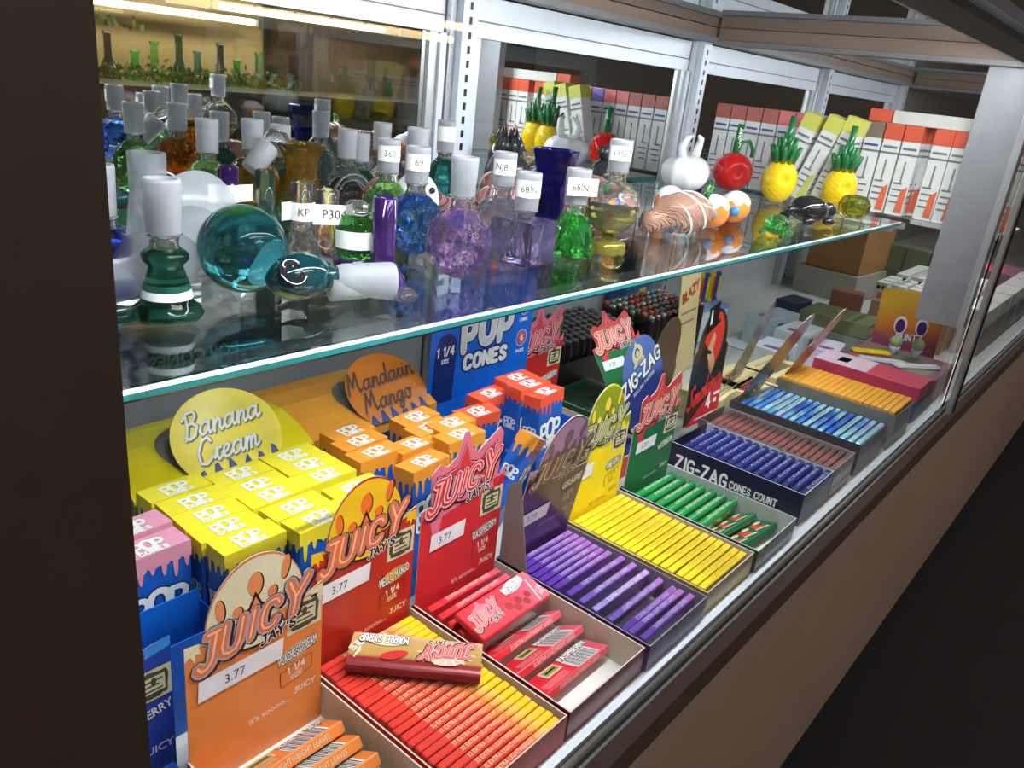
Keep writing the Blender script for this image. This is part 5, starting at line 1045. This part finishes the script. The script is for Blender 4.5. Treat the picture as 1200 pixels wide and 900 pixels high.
# green bottles (row by the mirror)
def bottle(label, loc, col, h=.05, rad=.022, tall=1.0, ltxt=None, yaw=-2.1, fn=None, jr=.0092, jh=.026, seg=28, shape=None, name='glass_bowl', tilt=None):
    r = thing(name, label, 'glass pipe', loc)
    prof = shape or [(0, 0), (rad * .9, 0), (rad, .004), (rad, h * .5), (rad * .85, h * .75), (rad * .5, h * .95), (rad * .38, h), (0, h)]
    m = MB(); m.lathe(prof, col, seg=seg, smooth=seg > 12); m.build('body', r); jointp(r, T_((0, 0, prof[-1][1] + .007)), jh, jr, ltxt=ltxt, yaw=yaw); return r
bottle('green bottle piece with a stickered frosted joint, middle of the shelf', (.445, .500, GZ), GRN, .046, .021, ltxt=('369', False), yaw=-2.15)
bottle('pale green round piece behind the amber vase', (.362, .628, GZ), GRN, .044, .021)
bottle('small dark green bulb piece by the rear of the shelf', (.520, .625, GZ), glass('bottle_green2', (.02, .28, .14), clear=.2, bump=.6), .036, .019)
bottle('clear crackled piece close to the mirror behind the duck', (.500, .620, GZ), CLRB, .040, .020); bpy.data.objects['glass_bowl']['category'] = 'glass pipe'
bottle('teal bulb piece close to the mirror on the left', (.440, .640, GZ), TEAL, .040, .020)
r = gthing('green faceted jar with a blank white wrap and violet ring, P304 tag behind', 414, 335, name='glass_tube')
MB().lathe([(0, 0), (.012, 0), (.0125, .016), (.0105, .018), (.0120, .021), (.0135, .034), (.0120, .040), (.0105, .044), (.008, .046), (0, .046)], glass('leafy_green', (.12, .5, .10), clear=.3, bump=.8, scale=150), seg=10, smooth=False).build('body', r)
MB().lathe([(.0122, .014), (.0140, .0145), (.0140, .019), (.0122, .0195)], DPUR).build('ring', r)
s = MB(); rr = .0139; n = 14; P = [(rr * math.cos(-2.1 + 2.6 * (i / n - .5)), rr * math.sin(-2.1 + 2.6 * (i / n - .5))) for i in range(n + 1)]
s.add([(x, y, .026) for x, y in P] + [(x, y, .037) for x, y in P], [(i, i + 1, n + 2 + i, n + 1 + i) for i in range(n)], LBL); s.build('label_sticker', r)
s = MB(); M = upright(-.014, .006, .045, .1, -.45); s.poly([(-.012, -.006), (.013, -.006), (.013, .006), (-.012, .006)], LBL, M, t=.0003); s.text('P304', .001, 0, .008, INK, M, .0006, .0, .95); s.build('price_tag', r)
MB().lathe([(0, .046), (.007, .046), (.0075, .052), (.005, .054), (0, .054)], CLR).build('neck', r)
# 14 duck: white face to the front, yellow with red dots behind
r = thing('glass_duck', 'white glass duck face with red and yellow beak, yellow red-dotted back', 'glass pipe', (.478, .500, GZ))
def dots():
    m, nt, p = nodes('duck_glass'); N = nt.nodes; L = nt.links; tc = N.new('ShaderNodeTexCoord'); vo = N.new('ShaderNodeTexVoronoi'); vo.inputs['Scale'].default_value = 62; vo.inputs['Randomness'].default_value = .35
    L.new(tc.outputs['Object'], vo.inputs[0]); cp = N.new('ShaderNodeMath'); cp.operation = 'LESS_THAN'; cp.inputs[1].default_value = .36; L.new(vo.outputs['Distance'], cp.inputs[0])
    mx = N.new('ShaderNodeMix'); mx.data_type = 'RGBA'; mx.inputs[6].default_value = srgb(236, 200, 60) + (1,); mx.inputs[7].default_value = srgb(160, 40, 30) + (1,); L.new(cp.outputs[0], mx.inputs[0]); L.new(mx.outputs[2], p.inputs['Base Color'])
    p.inputs['Roughness'].default_value = .1; p.inputs['Coat Weight'].default_value = 1; return m
MB().ball((0, .004, .022), .0215, dots(), sub=4).build('body', r)
MB().ball((-.003, -.003, .030), .0200, WHG, sub=4, sc3=(1, .95, 1.15)).build('face', r)
MB().ball((-.011, -.021, .024), .0075, YEL, sc3=(1.5, .9, .45)).build('beak', r); MB().ball((-.013, -.0215, .029), .0058, mat('beak_red', srgb(196, 50, 30), .15), sc3=(1.5, .9, .45)).build('beak', r)
MB().ball((-.003, -.0215, .041), .0028, BLK, sub=2).ball((-.016, -.0165, .041), .0028, BLK, sub=2).build('eye', r); jointp(r, T_((-.002, 0, .062)), .026, .0092)
# skulls
def skull(label, loc, col, s=.021, yaw=-.9, **k):
    r = thing('glass_skull', label, 'glass pipe', loc)
    f = Vector((math.cos(yaw - PI / 2 + .9 - .6), math.sin(yaw - PI / 2 + .9 - .6), 0)); f = Vector((-.62, -.78, 0)); side = Vector((-f.y, f.x, 0))
    def fn(d):
        q = 1.0
        for sd in (-1, 1):
            e = (f * .86 + side * .36 * sd + Vector((0, 0, .12))).normalized(); q -= .42 * math.exp(-((d - e).length / .22) ** 2)
            c = (f * .75 + side * .6 * sd + Vector((0, 0, -.18))).normalized(); q += .10 * math.exp(-((d - c).length / .2) ** 2)
        nq = (f + Vector((0, 0, -.22))).normalized(); q -= .24 * math.exp(-((d - nq).length / .12) ** 2)
        if d.z < -.35: q *= .88 if d.dot(f) < .2 else 1.0
        j = (f * .8 + Vector((0, 0, -.62))).normalized(); q += .24 * math.exp(-((d - j).length / .28) ** 2)
        if d.dot(f) > .55 and -.72 < d.z < -.42: q += .05 * math.sin(d.dot(side) * 30)
        return q + .05 * noise.noise(d * 4)
    MB().ball((0, 0, s * 1.05), s, col, sub=5, sc3=(1, 1.05, 1.12), fn=fn).build('skull_body', r); jointp(r, T_((0, 0, s * 2.13 + .008)), .026, .0094 * k.get('jk', 1), ltxt=k.get('ltxt'), yaw=k.get('ly', -2.2), clear_neck=.009); return r
skull('violet glass skull with a plain frosted joint in the front row', put(533, 322), PURG, .0225)
skull('cobalt blue glass skull with a stickered joint lettered 69', put(482, 296), glass('cobalt_skull', (.08, .26, .98), clear=.12, bump=.5, scale=110), .0215, ltxt=('69', False), ly=-2.5)
skull('clear crackled glass skull with a sticker lettered NJB11', put(580, 296), CLRB, .0215, ltxt=('NJB11', False), ly=-2.2)
# violet cube
r = gthing('violet glass cube with a frosted joint stickered NJB9', 608, 306)
m = MB(); m.bbox(-.0195, .0195, -.0195, .0195, 0, .034, glass('violet_cube', (.58, .48, .98), clear=.12, bump=.25, scale=45), .0018, RZ(.12)); m.build('cube_body', r)
MB().lathe([(0, .006), (.009, .004), (.006, .016), (.0035, .024), (.0075, .030), (0, .0300)], CLR, T_((0, 0, 0))).build('inner_bubble', r); jointp(r, T_((0, 0, .041)), .028, .0100, ltxt=('NJB9', True), yaw=-2.05, clear_neck=.007)
# green cone
r = gthing('green glass bell piece with a folded sticker lettered NJ89', 665, 298)
MB().lathe([(0, 0), (.021, 0), (.0215, .002), (.0205, .008), (.017, .022), (.012, .032), (.009, .036), (0, .036)], DGRN, seg=8, smooth=False).build('body', r); MB().lathe([(0, .003), (.010, .003), (.006, .014), (.003, .028), (0, .03)], glass('bright_green_core', (.3, .8, .4), clear=.3)).build('inner_bubble', r)
jointp(r, T_((0, 0, .043)), .028, .0105)
s = MB(); M = upright(-.006, -.0115, .058, 0, -.45) @ RZ(.0); s.poly([(-.016, -.007), (.012, -.007), (.012, .007), (-.016, .007)], card('cream_label', 232, 222, 206), M, t=.0003); s.text('NJ89', -.004, 0, .0078, INK, M, .0006, .0, .95, rot=PI); s.build('label_sticker', r)
# dark blue faceted jar
r = gthing('navy blue faceted jar with a flared rim behind the violet cube', 640, 262)
MB().lathe([(0, 0), (.016, 0), (.017, .012), (.0155, .030), (.0190, .052), (.0245, .072), (.0225, .073), (.0140, .050), (.013, .028), (0, .02)], DBLU, T_((0, 0, 0)), seg=7, smooth=False).build('body', r)
# goblet
r = gthing('clear and gold goblet piece with coloured chips, stickered 19SBI', 708, 296)
GOL = mat('gold_glass', srgb(150, 140, 60), .12, .6, coat=1, var=.3)
MB().lathe([(0, 0), (.0165, 0), (.0175, .003), (.016, .006), (.0165, .009), (.012, .011), (.006, .013), (.0055, .018), (0, .018)], GOL).build('foot', r)
MB().ball((0, 0, .040), .0235, CLR, sub=4).build('body', r)
MB().lathe([(.004, .017), (.012, .020), (.0195, .029), (.0215, .038), (.019, .036), (.010, .024), (.003, .020)], GOL).build('cup', r)
chips = MB()
for i in range(26):
    a = rnd.uniform(0, 2 * PI); e = rnd.uniform(-.5, 1.0); q = .0205; chips.ball((q * math.cos(a) * math.cos(e), q * math.sin(a) * math.cos(e), .040 + q * math.sin(e)), rnd.uniform(.0022, .0042), (mat('chip_green', srgb(50, 150, 60), .1, coat=1), mat('chip_yellow', srgb(200, 200, 60), .1), mat('chip_red', srgb(150, 40, 30), .1), WHG)[i % 4], sub=1, sc3=(1, 1, .7))
tag(chips.build('glass_chips', r), kind='stuff'); jointp(r, T_((0, 0, .0700)), .026, .0098, ltxt=('19SBI', False), yaw=-2.1, clear_neck=.008)
# teal hexagon bottle, and others at the mid row
r = bottle('dark teal six-sided bottle behind the blue skull', (.600, .590, GZ), glass('teal_hex', (.08, .42, .40), clear=.2, bump=.2), .050, .021, seg=6, ltxt=(' ', False), jh=.030)
r = bottle('clear bottle with tall frosted joint at the rear left of the shelf', (.560, .640, GZ), IRI, .045, .018, jh=.026)
# swirl hand pipes
def spoon(label, loc, yaw, col, L=.085, r0=.018, knob=True):
    r = thing('glass_spoon_pipe', label, 'glass pipe', loc, (0, 0, yaw))
    m = MB(); m.ball((0, 0, r0), r0, col, sub=4, sc3=(1.15, 1, 1), fn=lambda d: 1 - .25 * math.exp(-((d - Vector((0, 0, 1))).length / .35) ** 2)); m.build('bowl', r)
    MB().tube([(r0 * .6, 0, r0 * .9), (L * .45, 0, r0 * .7), (L * .75, 0, r0 * .6), (L, 0, r0 * .75)], [r0 * .75, r0 * .42, r0 * .38, r0 * .52], col).build('stem', r)
    if knob: MB().ball((0, -r0 * 1.0, r0 * 1.1), r0 * .22, WHG, sub=2).build('thumb_knob', r)
    return r
spoon('red and white striped spoon pipe standing tall behind the navy jar', (.655, .560, GZ), .5, SWR, .08, .022)
spoon('red and white striped spoon pipe between the navy jar and the goblet', (.640, .440, GZ), .3, SWR, .07, .020)
spoon('large dark red striped spoon pipe right of the goblet', (.735, .500, GZ), .9, SWR, .09, .024)
r = thing('glass_spoon_pipe', 'orange and white latticed lump of a pipe lying at the shelf edge', 'glass pipe', (.762, .398, GZ), (0, 0, -.30))
MB().ball((0, 0, .0225), .0225, SWO, sub=4, sc3=(1.75, 1, .95), fn=lambda d: 1 + .08 * noise.noise(d * 2.5)).build('body', r)
MB().tube([(-.026, 0, .018), (-.042, .004, .012), (-.048, .006, .013)], [.014, .011, .011], SWO).build('stem', r)
for k, cm in enumerate((WHG, WHG, mat('sky_blue_glass', srgb(60, 130, 190), .1), WHG)):
    m = MB(); m.tube([((t_ - .5) * .066, .0232 * math.cos(t_ * 5 + k * 1.57) * math.sqrt(max(.05, 1 - (2 * t_ - 1) ** 2)), .0222 + .0222 * math.sin(t_ * 5 + k * 1.57) * math.sqrt(max(.05, 1 - (2 * t_ - 1) ** 2))) for t_ in [i / 20 for i in range(21)]], .0012, cm, seg=6); m.build('glass_cord', r)
MB().tube([(.020, -.006, .038), (.024, -.008, .050), (.020, -.010, .056)], [.004, .0045, .002], GRN).build('leaf_tip', r)
spoon('small clear pipe with red stripes by the mirror, left of the divider', (.500, .560, GZ), 2.4, SWR, .06, .020)
spoon('pink striped pipe lying by the mirror left of the divider', (.585, .500, GZ), 1.9, stripe_glass('pink_swirl', (.70, .30, .28), (.8, .74, .74), (.3, .12, .14), 70), .07, .020)
# clear bent tube
r = gthing('clear bent glass elbow lying behind the clear skull', 622, 232, name='glass_elbow'); MB().tube([(-.04, 0, .012), (-.015, 0, .020), (.010, .0, .034), (.026, .004, .040), (.036, .008, .030), (.036, .010, .012)], [.010, .012, .014, .014, .012, .010], CLR, seg=20).build('elbow', r)
MB().tube([(-.062, 0, .009), (-.040, 0, .012)], [.0115, .0095], FROST).build('frosted_joint', r)
# frosted tip laid down near the teal pipe
r = thing('glass_tip', 'frosted white tip lying between the teal pipe and the violet cone', 'glass tip', put(412, 352)); MB().tube([(-.012, .006, .007), (.010, 0, .006)], [.0075, .0062], FROST).build('tip', r)
r = thing('glass_disc', 'clear iridescent shallow cap between the frosted tip and the skull', 'glass disc', put(470, 350)); MB().lathe([(0, 0), (.009, 0), (.010, .003), (.006, .006), (0, .007)], IRI).build('cap', r)
# white pumpkin
r = gthing('frosted white pumpkin piece with two curled horns', 798, 226)
def pump(d): a = math.atan2(d.y, d.x); return 1 - .06 * abs(math.sin(a * 4)) - .15 * max(0, d.z) ** 4
MB().ball((0, 0, .030), .036, WHG, sub=4, sc3=(1.15, 1, .82), fn=pump).build('body', r)
for a, b in ((-.018, -1), (.020, 1)): MB().tube([(a, 0, .052), (a + .006 * b, 0, .066), (a + .002 * b, -.004, .078), (a - .010 * b, -.006, .082)], [.007, .006, .0045, .002], WHG).build('horn', r)
# orange iced pieces
def iced(label, loc, yaw, L=.05):
    r = thing('glass_donut', label, 'glass pipe', loc, (0, 0, yaw)); MB().ball((0, 0, .018), .018, ORNG, sub=4, sc3=(L / .036, 1, 1)).build('body', r)
    def ic(d): return 1 if d.z > .30 + .14 * math.sin(math.atan2(d.y, d.x) * 7) else .88
    MB().ball((0, 0, .0188), .0183, WHG, sub=5, sc3=(L / .036, 1, 1), fn=ic).build('icing', r)
    MB().ball((-L * .5, -.002, .016), .006, mat('sky_blue_glass', srgb(60, 130, 190), .1), sub=2).build('blue_dot', r)
    return r
iced('orange piece with white icing right of the latticed pipe', (.915, .412, GZ), .35, .050)
iced('small orange iced piece behind the latticed pipe', (.845, .462, GZ), .6, .034)
iced('orange piece with blue dot tucked against the latticed pipe', (.845, .405, GZ), .2, .026)
iced('orange rounded piece under the red striped pipe, near the goblet', (.700, .455, GZ), .4, .038)
# cherry
r = gthing('cherry red glass piece with a green stem and leaf loop', 853, 224, name='glass_cherry')
MB().ball((0, 0, .030), .031, CHER, sub=4, sc3=(1, 1, .98), fn=lambda d: 1 - .30 * math.exp(-((d - Vector((-.75, -.62, .05)).normalized()).length / .28) ** 2)).build('body', r)
MB().tube([(-.004, 0, .056), (-.004, 0, .080), (-.001, 0, .102)], [.0055, .005, .0055], LEAF).build('stem', r)
MB().tube([(-.002, 0, .060), (.006, -.004, .076), (.018, -.010, .078), (.026, -.014, .066), (.027, -.014, .054)], [.003, .003, .003, .003, .003], LEAF).build('leaf_loop', r)
s = MB(); s.text('cherry' if False else 'CHERRY', 0, 0, .008, WHITE, T_((-.0065, -.0045, .082)) @ RZ(-.9) @ RX(PI / 2) @ RZ(PI / 2), 0, .02); s.build('stem_lettering', r)
# pineapples
def pineapple(label, loc, s=1.0):
    r = thing('glass_pineapple', label, 'glass pipe', loc)
    def f(d): return 1 - .26 * math.exp(-((d - Vector((-.72, -.66, .15)).normalized()).length / .24) ** 2) + .018 * math.sin(d.z * 26) * math.cos(math.atan2(d.y, d.x) * 12)
    MB().ball((0, 0, .033 * s), .026 * s, YEL, sub=5, sc3=(1, 1, 1.25), fn=f).build('body', r)
    for ring, (n_, rr, z0, h, o) in enumerate(((9, .013, .060, .024, .010), (7, .008, .064, .032, .006), (4, .003, .068, .034, .002))):
        for i in range(n_):
            a = 2 * PI * i / n_ + ring * .4; c, q = math.cos(a), math.sin(a)
            MB().tube([(rr * c * s, rr * q * s, z0 * s), ((rr + o * .5) * c * s, (rr + o * .5) * q * s, (z0 + h * .6) * s), ((rr + o) * c * s, (rr + o) * q * s, (z0 + h) * s)], [.0042 * s, .0038 * s, .0016 * s], LEAF, seg=8).build('leaf', r)
    MB().tube([(0, 0, .066 * s), (.001, 0, .100 * s), (.004, 0, .126 * s)], [.0050 * s, .0048 * s, .0046 * s], LEAF).build('stem', r)
    return r
p = put(906, 238); pineapple('yellow glass pineapple with green leaves, right of the cherry', p, .98)
p = put(1004, 243); pineapple('yellow glass pineapple nearest the far cartons', (1.232, .400, GZ), .95)
# small green animal, black turtle, olive bowl
def turtle(name, label, loc, yaw, shell, s=1.0, thin=False):
    r = thing(name, label, 'glass pipe', loc, (0, 0, yaw))
    MB().ball((0, 0, .017 * s), .021 * s, shell, sub=4, sc3=(1.2, 1, .72), fn=lambda d: 1 + .03 * math.cos(5 * math.atan2(d.y, d.x)) * max(0, d.z)).build('shell', r)
    MB().ball((.033 * s, 0, .016 * s), .0095 * s, shell, sc3=(1.25, 1, 1)).build('head', r)
    for a, b in ((1, 1), (1, -1), (-1, 1), (-1, -1)): MB().ball((a * .017 * s, b * .018 * s, .006 * s), .006 * s, shell, sub=2, sc3=(1.4, 1, .8)).build('flipper', r)
    MB().tube([(-.022 * s, 0, .014 * s), (-.036 * s, 0, .016 * s)], [.007 * s, .004 * s], shell).build('tail', r)
    return r
turtle('glass_turtle', 'glossy black glass turtle at the shelf edge', put(942, 262), -.35, BLK, 1.08)
turtle('glass_turtle', 'small bright green glass turtle left of the black one', (.885, .345, GZ), .25, GRN, .72)
r = gthing('olive green clear bowl in front of the right pineapple', 996, 255); MB().lathe([(0, 0), (.014, 0), (.020, .008), (.022, .018), (.018, .027), (.014, .030), (.012, .027), (.015, .018), (.012, .008), (0, .004)], OLV, seg=9, smooth=False).build('body', r)
# black spiked fruit and white ones towards the divider
def dragon(label, loc, s=1.0):
    r = thing('glass_dragonfruit', label, 'glass pipe', loc); MB().ball((0, 0, .026 * s), .026 * s, mat('matte_black_glass', (.03, .03, .036), .25, coat=.5, var=.1), sub=4, sc3=(1.15, 1, .95)).build('body', r)
    for i in range(6):
        a = 2 * PI * i / 6; MB().tube([(.008 * math.cos(a) * s, .008 * math.sin(a) * s, .046 * s), (.014 * math.cos(a) * s, .014 * math.sin(a) * s, .058 * s), (.012 * math.cos(a) * s, .012 * math.sin(a) * s, .068 * s)], [.005 * s, .0045 * s, .001], MATS['matte_black_glass'], seg=8).build('spike', r)
    return r
dragon('black spiked glass fruit near the divider, behind the clear elbow', (.760, .640, GZ), 1.0)
dragon('black spiked glass fruit behind the goblet', (.920, .600, GZ), .95)
r = thing('glass_bulb', 'dark clear bulb with looped rings by the mirror, left of the divider', 'glass pipe', (.470, .585, GZ)); MB().ball((0, 0, .018), .018, glass('smoke_black', (.10, .13, .16), clear=.2), sub=4).build('body', r)
m = MB()
for q in (.012, .017, .022): m.tube([(q * math.cos(a), -.012, .018 + q * math.sin(a)) for a in [PI * i / 14 for i in range(15)]], .0012, CLR, seg=8)
m.build('ring', r)

# ------------------------------------------------------------------ the opposite showcase of the shop, seen in the mirrors
BEI = mat('beige_backboard', srgb(176, 158, 116), .6, var=.08, scale=4)
oc = thing('opposite_showcase', 'beige-backed showcase with warm tubes across the aisle, reflected in the mirrors', 'showcase', (.0, -1.55, -.42))
MB().box(.3, 1.92, 0, .02, .0, 1.05, BEI).build('back_board', oc); MB().box(1.94, 2.10, 0, .10, 0, 1.2, DARKTRIM).box(-.3, 3.4, .0, .5, -.0001, .42, KICK).box(2.11, 3.6, .0, .02, 0, 1.2, mat('dim_board', srgb(92, 80, 72), .6)).build('frame', oc)
MB().box(.3, 3.4, .02, .42, .645, .655, mat('oc_shelf', srgb(90, 92, 84), .3)).build('shelf_board', oc)
WT = mat('warm_tube', (1, .8, .5), .5, emit=(1, .74, .36), es=9); WT.cycles.emission_sampling = 'NONE'
def wtube(x0, x1, y, z):
    t = thing('warm_light_tube', 'warm white light tube over the opposite showcase, %s' % ('near the left end' if x0 < 1.2 else 'farther right'), 'light', (x0, y, z)); L_ = x1 - x0; m = MB()
    k = int(L_ / .11)
    for i in range(k): m.tube([(i * .11, 0, 0), (i * .11 + .095, 0, 0)], .010, WT, seg=10)
    m.build('tube', t); MB().box(0, L_, -.02, -.012, -.012, .012, ALU).build('housing', t)
wtube(.95, 1.84, -1.42, .462); wtube(1.68, 2.54, -1.42, .500)
for i in range(12):
    x = .98 + i * .078; col = (DGRN, GRN, DTEAL, TEAL, BLK)[i % 5]; h = .09 + .09 * ((i * 37) % 5) / 5
    r = thing('glass_water_pipe', 'tall %s glass water pipe on the opposite showcase, %s from its left end' % (('green', 'bright green', 'dark green', 'teal', 'black')[i % 5], ORD[i]), 'glass pipe', (x, -1.45 + .02 * (i % 2), .2355)); MB().lathe([(0, 0), (.030, 0), (.034, .01), (.026, h * .25), (.012, h * .45), (.012, h * .9), (.016, h), (0, h)], col, seg=14).build('body', r)
PL = mat('foliage', srgb(70, 96, 34), .5, var=.5, scale=12); PLY = mat('yellow_foliage', srgb(128, 128, 30), .5, var=.4, scale=12)
fo = MB(); rr = random.Random(5)
for i in range(900):
    x = rr.uniform(.95, 1.93); z = .245 + abs(rr.gauss(0, .022)) + (.15 if rr.random() < .15 and x < 1.35 else 0); y = -1.33 + rr.uniform(-.02, .05); a = rr.uniform(0, 6.28); s_ = rr.uniform(.006, .014)
    u = Vector((math.cos(a), rr.uniform(-.4, .4), math.sin(a))) * s_; v = Vector((-math.sin(a), rr.uniform(-.4, .4), math.cos(a))) * s_ * .5; c = Vector((x, y, z))
    fo.add([c - u, c + v, c + u, c - v], [(0, 1, 2, 3)], (PL, PLY)[i % 3 == 0])
tag(fo.build('foliage'), 'trailing green and yellow foliage along the opposite showcase, seen in the left mirror', 'foliage', kind='stuff')
